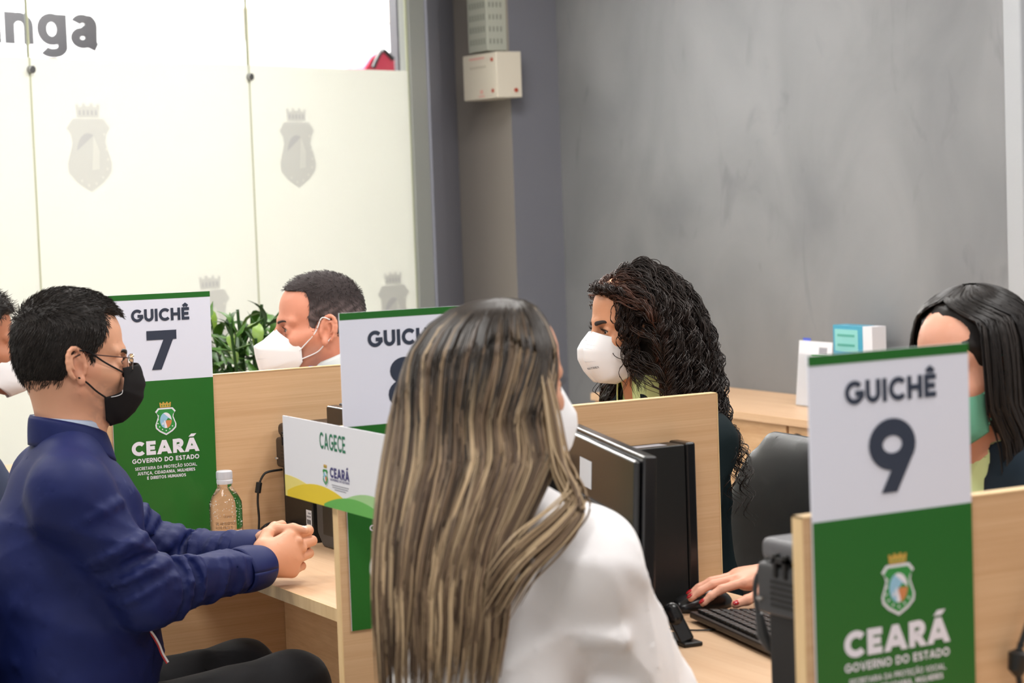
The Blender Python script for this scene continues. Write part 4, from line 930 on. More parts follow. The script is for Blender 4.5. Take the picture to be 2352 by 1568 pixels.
for k in range(26):
    a = 2*math.pi*k*.618; rr = .31*math.sqrt((k+.5)/26); hgt = g.uniform(1.12, 1.27)-rr*.28
    tip = np.array((px_+rr*math.cos(a), py_+rr*math.sin(a), hgt)); c = bez([(px_+.04*math.cos(a), py_+.04*math.sin(a), .35), (px_+rr*.4*math.cos(a), py_+rr*.4*math.sin(a), .35+(hgt-.35)*.5), tip], 10)
    MB().tube(c, .005, 5).build('stem', Mleaf[1], pt, smooth=True); stems.append(c)
for k in range(290):
    c = stems[k % 26]; i = min(len(c)-1, int((g.uniform(.35, 1)**.55)*(len(c)-1))); p = c[i]
    a = g.uniform(0, 6.28); el = g.uniform(-.2, 1.25) if i > len(c)*.6 else g.uniform(-.5, .7)
    o = bpy.data.objects.new('leaf', protos[(0, 1, 1, 0, 2)[k % 5]]); COL.objects.link(o); o.parent = pt
    o.location = Vector(tuple(p))-pt.location; o.rotation_euler = (g.uniform(-.5, .5), -el, a); s_ = g.uniform(.6, 1.0); o.scale = (s_, s_, s_)

fv = []; ff = []; fmi = []
for k in range(1100):        # the dense inner foliage nobody could count
    c = stems[k % 26]; p = c[min(len(c)-1, int(g.uniform(.25, .97)*(len(c)-1)))]+g.normal(size=3)*(.035, .035, .02)
    a = g.uniform(0, 6.28); el = g.uniform(-.6, 1.2); L = g.uniform(.05, .10); d = np.array((math.cos(a)*math.cos(el), math.sin(a)*math.cos(el), math.sin(el))); sd = nz(np.cross(d, (0, 0, 1)))*L*.17; b = len(fv)
    fv += [p, p+d*L*.5+sd-(0, 0, .004), p+d*L, p+d*L*.5-sd-(0, 0, .004), p+d*L*.5+(0, 0, .003)]; ff += [(b, b+1, b+4), (b+1, b+2, b+4), (b+2, b+3, b+4), (b+3, b, b+4)]; fmi += [int(g.integers(0, 2))]*4
fo_ = rawmesh('foliage', fv, ff, [Mleaf[1], Mleaf[0]], pt, mi=fmi); fo_['kind'] = 'stuff'

# ------------------------------------------------------------------ people
M_skin = lambda n, c, s=.12: mat(n, c, .48, spec=.35, sss=s, noise=(38, .05, (1, 1, 1)), bump=(420, .12, .0006))
K_white = mat('respirator_white', srgb(240, 240, 243), .8, sheen=.2); K_seam = mat('mask_seam', srgb(196, 198, 204), .8)
M_blackmask = mat('black_mask_cloth', (.012, .011, .012, 1), .85, spec=.2)
M_ink2 = mat('mask_print', srgb(110, 110, 116), .7)

def skel_arms(V, J, t, k=.04, fa=1.0):
    for s in 'RL':
        V.cone(J['sh'+s], J['el'+s], .048+t*1.1, .040+t, .04); V.cone(J['el'+s], J['wr'+s], .040+t*fa, .029+t*.6*fa, .025)
def trunk(V, J, t, lat, k=.05, chest=.105, waist=.105, flat=1.32, belly=0):
    hip, ch = np.array(J['hip']), np.array(J['chest'])
    V.cone(hip, ch, waist+t, chest+t, k, flat=(lat, flat)); V.cone(ch, np.array(J['neck'])+(0, 0, -.05), chest*.8+t, .05+t*.4, .06, flat=(lat, 1.2))
    V.cone(J['shR'], J['shL'], .050+t, .050+t, .05)
    for s in 'RL': V.cone(np.array(J['neck'])+(0, 0, -.015), J['sh'+s], .040+t*.6, .042+t, .04)
def legs(name, J, m, parent, h=.008, r=(.095, .072, .055), cut=None, disp=None):
    P = np.array([J[k] for k in ('hip', 'hjR', 'hjL', 'knR', 'knL', 'anR', 'anL')]); V = Vol(P.min(0)-.16, P.max(0)+.16, h)
    V.cone(J['hjR'], J['hjL'], r[0]+.02, r[0]+.02, .05); V.cone(np.array(J['hip'])+(0, 0, .06), J['hip'], .125, .14, .05, flat=(nz(np.array(J['hjL'])-J['hjR']), 1.25))
    for s in 'RL': V.cone(J['hj'+s], J['kn'+s], r[0], r[1], .04); V.cone(J['kn'+s], J['an'+s], r[1], r[2], .03)
    for s in 'RL': V.cut(np.array(J['an'+s])+(0, 0, -.02), (0, 0, -1), .004, .14)
    o = V.mesh(name, m, parent, disp)
    for s in 'RL':
        f = nz(np.array(J['kn'+s])-J['hj'+s]); f[2] = 0; f = nz(f); a = np.array(J['an'+s]); a[2] = .035; W = Vol(a-.25, a+.25, .006)
        W.cone(a-f*.03, a+f*.15, .038, .030, .02); W.cone(np.array(J['an'+s])+(0, 0, .0), a, .042, .045, .03); W.cut((0, 0, .004), (0, 0, -1), .003); W.mesh('shoe', M_black, parent)
    return o
def collar(name, J, F, m, parent, yaw, r0=.062, hgt=.045, gap=.35, drop=.05, open_=0, thick=.0025, dip=0.0, flare=.24):
    """stand-and-fall shirt collar round the neck, opening towards yaw"""
    c = np.array(J['neck'], float); ax = nz(F.w((-.03, 0, -.03))-c); fw = np.array((math.cos(yaw), math.sin(yaw), 0)); fw = nz(fw-ax*(fw@ax)); lt = np.cross(ax, fw)
    def pt(th, r, z): return c+(math.cos(th)*fw+math.sin(th)*lt)*r+ax*(z-dip*((1+math.cos(th))/2)**1.3)
    def fn(u, v):
        th = gap+(2*math.pi-2*gap)*u; fr = (1+math.cos(th))/2; z0 = -.02-.03*fr
        if v < .45: q = v/.45; return pt(th, r0*(1.02-.0*q), z0+(hgt*(1-.45*fr)-z0)*q)
        q = (v-.45)/.55; top = hgt*(1-.45*fr); return pt(th, r0*(1.02+flare*q**.7), top-(top+.012+drop*fr**2.5)*q+.004*math.sin(math.pi*q))
    return surf(name, fn, 60, 16, m, parent, thick)
def strap_(pts, r, m, parent): return MB().tube(bez(pts, 10), r, 6).build('ear_strap', m, parent, smooth=True)

def kn95(F, person, m, seam, depth=1.0, label=None, prof=None, side=((.034, .067, -.026), (.030, .063, -.100)), ear=True, printed=False, strap=None):
    prof = prof or [(.102, .006), (.119, -.018), (.137, -.040), (.139, -.060), (.124, -.095), (.098, -.122), (.060, -.128)]
    t = np.linspace(0, 1, len(prof)); T, B = np.array(side[0]), np.array(side[1])
    def fn(u, v, off=0):
        a = 2*u-1; s = abs(a); x = np.interp(v, t, [p[0] for p in prof]); z = np.interp(v, t, [p[1] for p in prof]); S = T+(B-T)*v
        w = s**2.0; zz = z*(1-w)+S[2]*w; xx = x*(1-w)+S[0]*w+.020*math.sin(math.pi*min(1, s))*math.sin(math.pi*(.1+.8*v)); yy = S[1]*s**.85*np.sign(a)
        return F.w((xx+off, yy, zz))
    o = surf('face_mask', fn, 49, 25, m, person, .0018)
    if label: o['label'] = label
    sm = MB()
    for vv in (.13, .16): sm.tube([fn(u, vv, .0014) for u in np.linspace(.06, .94, 24)], .0004, 4)
    sm.tube([fn(u, .30, .0014) for u in np.linspace(.62, .88, 10)]+[fn(.88, .22, .0014)]+[fn(u, .22, .0014) for u in np.linspace(.86, .6, 10)], .0004, 4)
    sm.tube([fn(u, .52, .0014) for u in np.linspace(.55, .8, 10)], .0004, 4); sm.tube([fn(u, .88, .0014) for u in np.linspace(.1, .9, 20)], .0004, 4)
    sm.build('mask_seam', seam, o)
    for y in (-1, 1):
        e = (.0, .086*y); st = strap or m
        strap_([F.w((T[0]+.004, T[1]*y*.98, T[2]-.006)), F.w((.02, .075*y, (T[2]+.03)*.5)), F.w((.004, .083*y, .030)), F.w((-.016, .086*y, .026))], .0017, st, o)
        strap_([F.w((B[0]+.004, B[1]*y*.98, B[2]+.006)), F.w((.016, .068*y, (B[2]-.03)*.5)), F.w((.0, .076*y, -.036)), F.w((-.018, .084*y, -.018))], .0017, st, o)
    return o, fn

def brow(F, m, person, y, w=.006, lift=0, x0=.098):
    pts = [(x0+.001, .012*y, .020+lift), (x0-.003, .022*y, .0225+lift), (x0-.011, .034*y, .0245+lift), (x0-.024, .046*y, .0205+lift)]
    P = bez(pts, 6); mb = MB(); n = len(P); g = np.random.default_rng(3)
    V = Vol(np.min([F.w(p) for p in pts], 0)-.02, np.max([F.w(p) for p in pts], 0)+.02, .0013)
    for i in range(n-1):
        r = w*.5*(1-.75*(i/n)**2); V.cone(F.w(P[i]), F.w(P[i+1]), r, r, .002, flat=(F.M[:, 0], .4))
    return V.mesh('eyebrow', m, person)
def lashes(F, m, person, y, big=1.0):
    mb = MB(); c = np.array((.0742, .031*y, .003)); R = .0142
    for up in (1, -1):
        pts = []
        for i in range(15):
            a = -1.0+2.0*i/14; z = .0048*math.cos(a*1.45)*up+.0002; yy = a*.0128; x = math.sqrt(max(1e-6, R*R-(a*.0118)**2-z*z)); pts.append(c+np.array((x+.0004, yy, z)))
        mb.tube([F.w(p) for p in pts], .0009*big if up > 0 else .0004, 5)
        if up > 0:
            for i in range(1, 14):
                p = pts[i]; out = nz(p-c); mb.tube([F.w(p), F.w(p+out*.004*big+np.array((0, 0, .001))), F.w(p+out*.0065*big+np.array((0, 0, .005*big)))], [.0004, .0003, .0001], 3)
    return mb.build('eyelashes', m, person)
def cap_hair(F, name, m, parent, infl, xl, zlow, h=.003, earr=.027, seed=3, disp=None, top=0):
    """close-cropped hair as a shell over the skull; xl(z, |y|) front limit, zlow(x) lower limit, in the head frame"""
    V = Vol(F.o-.17, F.o+.19, h); E = lambda c, r: V.ell(F.w(c), (np.array(r)+infl)*F.s, .02, F.M)
    E((-.018, 0, .045+top), (.094, .077, .088)); E((.02, 0, .05+top), (.070, .064, .072)); E((-.040, 0, .012), (.066, .068, .065)); E((.0, 0, -.005), (.05, .068, .05))
    X, Y, Z = V.coords(); P = [((X-F.o[0])*F.M[0, j]+(Y-F.o[1])*F.M[1, j]+(Z-F.o[2])*F.M[2, j])/F.s for j in range(3)]
    lx, ly, lz = P; d1 = (lx-xl(lz, np.abs(ly)))*.7; d2 = (zlow(lx)-lz)*.7; d3 = -(np.sqrt((lx+.006)**2*1.2+((np.abs(ly)-.085)*.55)**2+(lz-.002)**2*.8)-earr)
    V.a = np.maximum(np.maximum(np.maximum(V.a, d1*F.s), d2*F.s), d3*F.s).astype(np.float32)
    return V.mesh(name, m, parent, disp), V
def fuzz(F, obj, n, length, m, parent, comb=(-.4, 0, .2), col=(.02, .015, .012), rad=.0005, seed=1, jit=.5, xmin=None):
    me = obj.data; co_ = np.empty(len(me.vertices)*3, np.float32); me.vertices.foreach_get('co', co_); co_ = co_.reshape(-1, 3)
    nr = np.empty(len(me.vertices)*3, np.float32); me.vertices.foreach_get('normal', nr); nr = nr.reshape(-1, 3)
    L = F.L(co_); rad_ = L-np.array((-.018, 0, .03)); out = np.einsum('ij,ij->i', nr@F.M, rad_) > .03; idx = np.where(out)[0]
    g = np.random.default_rng(seed); idx = g.choice(idx, n); p = co_[idx]; nn = nr[idx]; ll = F.L(p); up = smooth_(ll[:, 2], .06, .12)[:, None]
    cmb = (np.array((-.35, 0, -.8))[None]*(1-up)+np.array(comb)[None]*up)@F.M.T; cmb = cmb-nn*np.einsum('ij,ij->i', cmb, nn)[:, None]; d = nn*.30+cmb+g.normal(size=(n, 3))*.14*jit; d /= np.linalg.norm(d, axis=1, keepdims=True)
    cmb = cmb-nn*np.einsum('ij,ij->i', cmb, nn)[:, None]*0
    ln = length*g.uniform(.6, 1.2, n)[:, None]; cv = cmb*.3
    P = np.stack([p-nn*.002, p+d*ln*.4, p+(d+cv*.5)*ln*.75, p+(d*.9+cv)*ln], axis=1)
    c = np.array(col)[None, None]*g.uniform(.6, 1.7, (n, 1, 1))*np.ones((1, 4, 3)); return strand_mesh('hair_strand', P, rad, c, m, parent)
M_hairdark = mat('dark_hair', (.014, .010, .008, 1), .38, spec=.45); M_strand = mat('hair_strands', (.02, .015, .01, 1), .42, spec=.35, attr='tone')
M_dryhair = mat('cropped_hair', (.012, .009, .008, 1), .55, spec=.25, noise=(60, .35, (1, 1, 1)))
smooth_ = lambda x, a, b: np.clip((x-a)/(b-a), 0, 1)**2*(3-2*np.clip((x-a)/(b-a), 0, 1))
def up_z(J): return np.array((0, 0, 1.0))

# ============ the man in the navy shirt
FN = head_at_ear(177, 838, .565, -1, -7, -2)
man = empty('person', (-.30, .65, .5), 'seated man in navy shirt, black mask and thin glasses, hands clasped on the desk', 'person')
JN = dict(neck=(-.296, .645, 1.106), shR=at(158, 1138, 'y', .49), shL=(-.285, .82, .99), elR=at(340, 1362, 'y', .45), elL=at(400, 1288, 'y', .85), wrR=at(590, 1302, 'y', .59), wrL=at(598, 1266, 'y', .70),
          hip=(-.312, .645, .55), chest=(-.300, .645, .93), hjR=(-.30, .55, .50), hjL=(-.30, .74, .50), knR=(.100, .53, .558), knL=(.09, .78, .540), anR=(.13, .53, .09), anL=(.13, .80, .09))
lat = np.array((0, 1.0, 0))
SK = mat('skin_fair', srgb(208, 156, 126), .50, spec=.4, sss=.12, attr='tone', bump=(420, .10, .0005))
def tone_man(p):
    L = FN.L(p); base = np.array(srgb(212, 158, 128)[:3]); c = np.tile(base, (len(p), 1)); g = np.random.default_rng(1)
    def mixin(w, col): nonlocal c; c = c*(1-w[:, None])+np.array(srgb(*col)[:3])*w[:, None]
    mixin(.32*smooth_(-L[:, 2], .02, .05)*smooth_(L[:, 0], -.0, .03)*smooth_(-L[:, 2]*-1, -.16, -.12)*(.75+.5*np.sin(L[:, 0]*900+7*np.sin(L[:, 2]*700))), (146, 116, 104))
    mixin(.35*np.exp(-((np.abs(L[:, 1])-.08)/.012)**2)*(np.abs(L[:, 0]) < .04), (214, 140, 116))
    mixin(np.where(np.linalg.norm(p-at(160, 942, 'y', .583), axis=1) < .0055, .85, 0), (70, 36, 26))
    w = np.array(JN['wrR']); mixin(.3*np.exp(-(np.linalg.norm(p-w, axis=1)/.12)**2), (196, 128, 96)); return c
V = Vol((-.62, .30, .42), (.36, 1.05, 1.45), .003)
head(V, FN, JN['neck'], neck_r=.056); trunk(V, JN, -.012, lat); skel_arms(V, JN, -.006)
wR, wL = np.array(JN['wrR']), np.array(JN['wrL'])
hR = hand(V, wR+(.0, .004, .004), (.93, .22, .10), (.34, -.93, .16), spread=-.01, curl=((.28, 1.7, .9), (.42, 1.75, .9), (.52, 1.75, .9), (.62, 1.7, .9)), thumb=((.75, .45, -.5), (.85, .15, -.5), (.9, 0, -.45)), side=1, s=1.2)
hL = hand(V, wL+(-.016, .000, .012), (.90, -.40, .10), (.40, .78, .48), curl=((1.3, 1.5, .8), (1.3, 1.5, .8), (1.3, 1.5, .8), (1.3, 1.5, .8)), thumb=((.85, .5, -.1), (.95, .1, -.25), (.92, -.12, -.35)), side=-1, s=.98)
V.mesh('body', SK, man, colf=tone_man)
eyes(FN, man, gaze=(0, -.1)); brow(FN, M_hairdark, man, 1, .008); brow(FN, M_hairdark, man, -1, .008); lashes(FN, M_hairdark, man, -1); lashes(FN, M_hairdark, man, 1)
p_, v_, n_, r_ = hL[4]; nailm = mat('nail', srgb(232, 182, 166), .25)
W = Vol(p_-.02, p_+.02, .0012); nn = nz(np.array((.1, -.35, .93))); W.ell(p_+nn*.0065-v_*.003, (.0065, .0055, .0022), .001, np.stack([v_, np.cross(nn, v_), nn], 1)); W.mesh('fingernail', nailm, man)
W = Vol(at(160, 942, 'y', .583)-.006, at(160, 942, 'y', .583)+.006, .0008)
# cropped dark hair with receding temples
def xlN(z, y):
    side = np.interp(z, [-.07, -.045, -.02, -.008, .0, .028, .04, .06, .08, .1, .115, .14], [-.055, -.045, -.030, -.024, .022, .026, .040, .050, .052, .048, .062, .07])
    return side+(.105-side)*(1-smooth_(y, .018, .046))*smooth_(z, .084, .100)
hm, _ = cap_hair(FN, 'hair', M_dryhair, man, .0075, xlN, lambda x: np.interp(x, [-.12, -.06, -.03, -.01, .03], [-.062, -.066, -.04, -.01, -.012]), .003, disp=folds(.0012, 260, 5), top=.006)
fuzz(FN, hm, 7000, .015, M_strand, man, comb=(.9, -.1, .1), col=(.016, .012, .010), seed=4)
# black mask, straps, glasses
prof = [(.123, -.003), (.132, -.020), (.136, -.045), (.132, -.070), (.116, -.098), (.090, -.118), (.066, -.124)]
tt = np.linspace(0, 1, 7)
def bm(u, v, off=0):
    a = 2*u-1; s = abs(a); x = np.interp(v, tt, [p[0] for p in prof])+off; z = np.interp(v, tt, [p[1] for p in prof])
    S = np.array([np.interp(v, [0, .25, .5, .66, .8, 1], q) for q in ([.084, .086, .082, .070, .045, .052], [.050, .054, .058, .058, .061, .040], [-.008, -.03, -.052, -.058, -.064, -.110])])
    w_ = s**2.1; xx = x*(1-w_)+S[0]*w_; zz = z*(1-w_)+S[2]*w_; yy = S[1]*s**.8*np.sign(a); pl = .0012*math.sin(v*26)*(1-s)
    return FN.w((xx+pl, yy, zz))
fm = surf('face_mask', bm, 45, 31, M_blackmask, man, .0016); fm['label'] = 'black pleated cloth mask'
for y in (-1, 1):
    strap_([FN.w((.083, .051*y, -.016)), FN.w((.045, .071*y, .005)), FN.w((.012, .082*y, .027)), FN.w((-.006, .088*y, .030))], .0018, M_blackmask, fm)
    strap_([FN.w((.048, .062*y, -.064)), FN.w((.028, .071*y, -.05)), FN.w((.008, .078*y, -.032)), FN.w((-.008, .084*y, -.022))], .0018, M_blackmask, fm)
strap_([FN.w((.081, -.060, -.050)), FN.w((.079, -.0615, -.057)), FN.w((.070, -.063, -.061)), FN.w((.058, -.063, -.063))], .0006, K_white, fm).name = 'mask_hem'
gl = empty('glasses', tuple(FN.w((.1, 0, 0)))); gl.parent = man; gl.location = Vector(tuple(FN.w((.1, 0, 0))))-man.location
Mtem = mat('brown_temple', (.05, .015, .012, 1), .3); Mrim = mat('silver_rim', srgb(170, 165, 168), .2, metal=1); lens = mat('lens_glass', (1, 1, 1, 1), .01, trans=1, ior=1.1)
for y in (-1, 1):
    MB().tube([FN.w((.088, .070*y, .013)), FN.w((.045, .0755*y, .018)), FN.w((.0, .081*y, .024)), FN.w((-.014, .085*y, .018))], [.0012, .0013, .0015, .0018], 6).build('temple', Mtem, gl, smooth=True)
    MB().tube([FN.w((.102, .060*y, .010)), FN.w((.098, .068*y, .011)), FN.w((.088, .0705*y, .013))], .0013, 6).build('hinge', Mrim, gl, smooth=True)
    R_ = [FN.w((.105-.003*abs(math.cos(t))+.002*math.sin(t), (.034+.026*np.sign(math.cos(t))*abs(math.cos(t))**.6)*y, .001+.0165*np.sign(math.sin(t))*abs(math.sin(t))**.6)) for t in np.linspace(0, 2*math.pi, 33)]
    MB().tube(R_, .0008, 6, cap=False).build('rim', Mrim, gl, smooth=True)
    MB().add(R_[:-1], [tuple(range(32))]).build('lens', lens, gl)
MB().tube(bez([FN.w((.105, .010, .006)), FN.w((.1075, 0, .010)), FN.w((.105, -.010, .006))], 5), .0009, 6).build('bridge', Mrim, gl, smooth=True)
W = Vol(FN.w((.0, -.058, -.095))-.03, FN.w((.0, -.058, -.095))+.03, .0015)
# shirt
SH = mat('navy_shirt', srgb(17, 28, 80), .6, spec=.25, bump=(900, .25, .0006), noise=(22, .06, (1, 1, 1)))
V = Vol((-.66, .22, .42), (.20, 1.10, 1.20), .0045)
trunk(V, JN, .016, lat, chest=.122, waist=.132, flat=1.2)
V.cone((-.30, .645, .60), (-.27, .645, .78), .15, .135, .05, flat=(lat, 1.2))
V.cone((-.36, .645, .55), (-.40, .645, .85), .10, .09, .06, flat=(lat, 1.5))
skel_arms(V, JN, .022, fa=1.05)
def rings(a, b, ra, rb, specs, k=.012):
    a, b = np.array(a, float), np.array(b, float); d = nz(b-a); e = nz(np.cross(d, (0, 0, 1))); f = np.cross(e, d); L = np.linalg.norm(b-a)
    for t0, t1, p0, p1, r, op in specs:
        prev = None
        for i in range(9):
            q = i/8; t = t0+(t1-t0)*q; ph = math.radians(p0+(p1-p0)*q); R = ra+(rb-ra)*t; c = a+d*L*t+(math.cos(ph)*e+math.sin(ph)*f)*R
            rr = r*math.sin(math.pi*(.12+.76*q))
            if prev is not None: V.cone(prev[0], c, prev[1], rr, k, op)
            prev = (c, rr)
for s in 'RL':   # folds round the elbow and along the forearm
    rings(JN['el'+s], JN['wr'+s], .060, .043, [(.02, .12, -60, 120, .010, 'u'), (.14, .26, -80, 110, .009, 'u'), (.30, .36, -50, 130, .008, 'u'), (.46, .58, -70, 60, .008, 'u'), (.66, .72, -60, 90, .007, 'u'), (.08, .2, -40, 110, .006, 's'), (.22, .3, -60, 100, .006, 's')])
    rings(JN['sh'+s], JN['el'+s], .068, .062, [(.15, .35, -40, 140, .010, 'u'), (.5, .62, -60, 90, .009, 'u'), (.72, .95, -60, 120, .010, 'u'), (.62, .8, -50, 100, .006, 's'), (.85, 1.0, -90, 60, .009, 'u')])
fwr = {s: nz(np.array(JN['wr'+s])-JN['el'+s]) for s in 'RL'}
for s in 'RL':
    w_ = np.array(JN['wr'+s]); V.cut(w_-fwr[s]*.010, fwr[s], .002, .06); V.cone(w_-fwr[s]*.02, w_+fwr[s]*.05, .039, .041, .002, 's')
V.cone(np.array(JN['neck'])+(.0, 0, -.03), np.array(JN['neck'])+(.02, 0, .12), .060, .08, .004, 's')
V.cut((0, 0, .455), (0, 0, -1), .003)
msk = lambda p: np.clip((1.06-p[:, 2])/.12, .15, 1)*np.clip((-.0-((p-np.array(JN['wrR']))@fwr['R']))/.06, .1, 1)
fo = folds(.0105, 17, 11, (1.0, .6, 1.0), msk); fo2 = folds(.0036, 44, 12, (.7, .7, 1), msk)
V.mesh('shirt', SH, man, disp=lambda p: fo(p)+fo2(p))
for s in 'RL':    # stitched cuff edge
    w_ = np.array(JN['wr'+s]); d = fwr[s]; e = nz(np.cross(d, (0, 0, 1))); f = np.cross(e, d)
    surf('cuff', lambda u, v: w_+d*(.012-.072*v)+(math.cos(2*math.pi*u)*e*1.06+math.sin(2*math.pi*u)*f*.97)*(.0435+.004*math.sin(math.pi*v*.9)+.0012*math.sin(2*math.pi*u*3+v*3)), 49, 9, SH, man, .0035)
collar('shirt_collar', JN, FN, SH, man, math.radians(-4), r0=.065, hgt=.044, gap=.22, drop=.030, thick=.004, dip=.034, flare=.20)
collar('collar_lining', JN, FN, mat('pale_blue_lining', srgb(176, 190, 214), .7), man, math.radians(-4), r0=.0625, hgt=.042, gap=.28, drop=.012, thick=.002, dip=.014, flare=.10)
btn = mat('button_white', srgb(214, 210, 204), .3)
for k, (px, py) in enumerate(((305, 1133), (342, 1226))):
    q = at(px, py, 'y', .60); q = q+np.array((-.012, 0, 0)); b_ = MB(); b_.prism([(.0055*math.cos(t), .0055*math.sin(t)) for t in np.linspace(0, 6.28, 13)[:-1]], q, (.5, -.5, -.7), (0, .8, -.6), nz((.8, -.45, .3)), -.003, .0025); b_.build('button', btn, man)
TR_ = mat('black_trousers', (.010, .010, .012, 1), .8, spec=.2, sheen=.15, bump=(700, .2, .0005))
ft = folds(.006, 22, 21, (.5, 1, 1)); legs('trousers', JN, TR_, man, .006, (.098, .078, .06), disp=ft)
hemp = [at(*q, 'y', .50) for q in ((345, 1447), (356, 1462), (366, 1480), (374, 1500), (386, 1520))]
red = mat('red_piping', srgb(186, 44, 48), .6)
MB().tube(bez(hemp, 6), .0022, 6).build('piping_white', K_white, man, smooth=True); MB().tube(bez([p+np.array((-.003, -.001, -.002)) for p in hemp], 6), .0016, 6).build('piping_red', red, man, smooth=True)

# ============ the curly-haired woman behind the partition
def ear_at(px, py, yy, yaw, pitch=0, roll=0, sc=1.0): return Fr(at(px, py, 'y', yy), yaw, pitch, roll, sc)
FC = ear_at(1450, 754, .5, 174, -3, 0, .895)
wo = empty('person', (1.0, .5, .5), 'seated woman with long dark curly hair, white face mask and dark green blazer', 'person')
JC = dict(neck=tuple(FC.w((-.045, 0, -.135))), shR=(.99, .67, 1.0), shL=(.98, .355, .99), elR=(.86, .80, .80), elL=(.86, .25, .80), wrR=(.66, .70, .79), wrL=(.72, .30, .79),
          hip=(1.02, .5, .52), chest=(.99, .5, .90), hjR=(.99, .59, .50), hjL=(.99, .41, .50), knR=(.57, .62, .53), knL=(.57, .38, .53), anR=(.60, .62, .09), anL=(.60, .38, .09))
SKC = mat('skin_warm', srgb(212, 152, 116), .45, spec=.4, sss=.12, bump=(420, .08, .0004))
V = Vol((.50, .05, .42), (1.25, .95, 1.42), .0030)
head(V, FC, JC['neck'], neck_r=.050, jaw=.85); trunk(V, JC, -.02, lat, chest=.095, waist=.085); skel_arms(V, JC, -.010)
for s, sd, dr in (('R', -1, (-.97, -.1, 0)), ('L', 1, (-.97, .1, 0))): hand(V, np.array(JC['wr'+s])+(0, 0, -.002), dr, (0, 0, 1), curl=(.3, .3, .3, .3), side=-sd, s=.92)
V.mesh('body', SKC, wo)
eyes(FC, wo, iris=(.03, .014, .008), gaze=(.0, -.05)); Mbr = mat('brow_brown', (.022, .012, .009, 1), .7)
for y in (-1, 1): brow(FC, Mbr, wo, y, .0085, .002); lashes(FC, M_hairdark, wo, y, 1.2)
fm, fk = kn95(FC, wo, K_white, K_seam, label='white folded respirator mask with small grey lettering', prof=[(.103, .004), (.119, -.016), (.129, -.034), (.129, -.060), (.116, -.092), (.098, -.119), (.056, -.127)])
mb = MB(); C0 = fk(.72, .62, .0); du = nz(fk(.78, .62)-fk(.66, .62)); dv_ = nz(fk(.72, .56)-fk(.72, .68)); dn = nz(np.cross(du, dv_)); dn = dn if dn@(CAM-C0) > 0 else -dn; du = du if du@RT > 0 else -du
letters(mb, 'NUTRIEX', C0+dn*.0022, du, dv_, dn, .0048, .2, .12, t=(0, .0003), width=.026); mb.build('lettering', M_ink2, fm)
# blazer and pale green blouse
BL = mat('dark_green_blazer', srgb(11, 26, 30), .75, spec=.2, bump=(800, .2, .0005)); LIME = mat('pale_green_blouse', srgb(206, 224, 160), .7, spec=.3, bump=(800, .1, .0005))
def blazer(J, parent, m, lo, hi, seed, lat_, fwd, lapel=None, blouse=None, t=.020, h=.005, skirt=True, lim=1.0):
    V = Vol(lo, hi, h); trunk(V, J, t, lat_, chest=.10, waist=.095); skel_arms(V, J, t)
    V.cone(np.array(J['hip']), np.array(J['hip'])+(0, 0, .1), .13, .115, .04, flat=(lat_, 1.3))
    for s in 'RL':
        w_ = np.array(J['wr'+s]); d = nz(w_-J['el'+s]); V.cut(w_-d*.005, d, .002, .06); V.cone(w_-d*.03, w_+d*.05, .034, .036, .002, 's')
    nk = np.array(J['neck']); V.cone(nk+(0, 0, -.03), nk+(0, 0, .1), .062, .085, .004, 's')
    # open V front
    for k in range(5): q = nk+fwd*(.05+.012*k)+np.array((0, 0, -.03-.045*k)); V.cone(q, q+fwd*.08, .045-.007*k, .05-.007*k, .004, 's')
    V.cut((0, 0, J['hip'][2]-.1), (0, 0, -1)); f1 = folds(.005, 20, seed, mask=lambda p: np.clip((J['neck'][2]-.05-p[:, 2])/.1, .1, 1))
    o = V.mesh('blazer', m, parent, f1)
    if blouse is not None:
        V = Vol(lo, hi, h); trunk(V, J, .006, lat_, chest=.10, waist=.095); V.cone(nk+(0, 0, -.03), nk+(0, 0, .1), .052, .07, .004, 's'); V.cut(nk+(0, 0, -.30), (0, 0, -1)); V.mesh('blouse', blouse, parent)
    return o
blazer(JC, wo, BL, (.45, .02, .40), (1.30, .98, 1.20), 31, lat, np.array((-1.0, .1, 0)), blouse=LIME)
collar('shirt_collar', dict(neck=tuple(np.array(JC['neck'])+(0, 0, .012))), FC, LIME, wo, math.radians(176), r0=.066, hgt=.038, gap=.45, drop=.085, thick=.003, flare=.42)
collar('blazer_lapel', dict(neck=tuple(np.array(JC['neck'])+(0, 0, -.022))), FC, BL, wo, math.radians(176), r0=.074, hgt=.030, gap=.75, drop=.07, thick=.004)
legs('trousers', JC, BL, wo, .009, (.085, .062, .05))
# hair: dense base and curls
def hairbase(F, J, name, m, parent, ells, h=.005, face=None):
    pts = np.array([e[0] for e in ells]); W_ = F.W(pts); V = Vol(W_.min(0)-.22, W_.max(0)+.22, h)
    for c, r in ells: V.ell(F.w(c), np.array(r)*F.s, .03, F.M)
    if face: 
        for c, r in face: V.ell(F.w(c), np.array(r)*F.s, .012, F.M, 's')
    return V.mesh(name, m, parent, folds(.004, 60, 9))
faceC = [((.125, 0, -.03), (.075, .078, .115)), ((.10, 0, .0), (.05, .062, .085)), ((.07, 0, -.12), (.07, .06, .06))]
hb_ = hairbase(FC, JC, 'hair', M_dryhair, wo, [((-.022, 0, .046), (.100, .085, .092)), ((-.055, .02, -.04), (.085, .095, .11)), ((-.085, .02, -.14), (.075, .11, .12)), ((-.10, .02, -.22), (.06, .11, .10))], face=faceC)
def cond_curly(p): return (p[:, 0] < np.interp(p[:, 2], [-.02, .0, .03, .06, .09, .12], [.006, .018, .036, .050, .074, .090])) & (p[:, 2] > -.045)
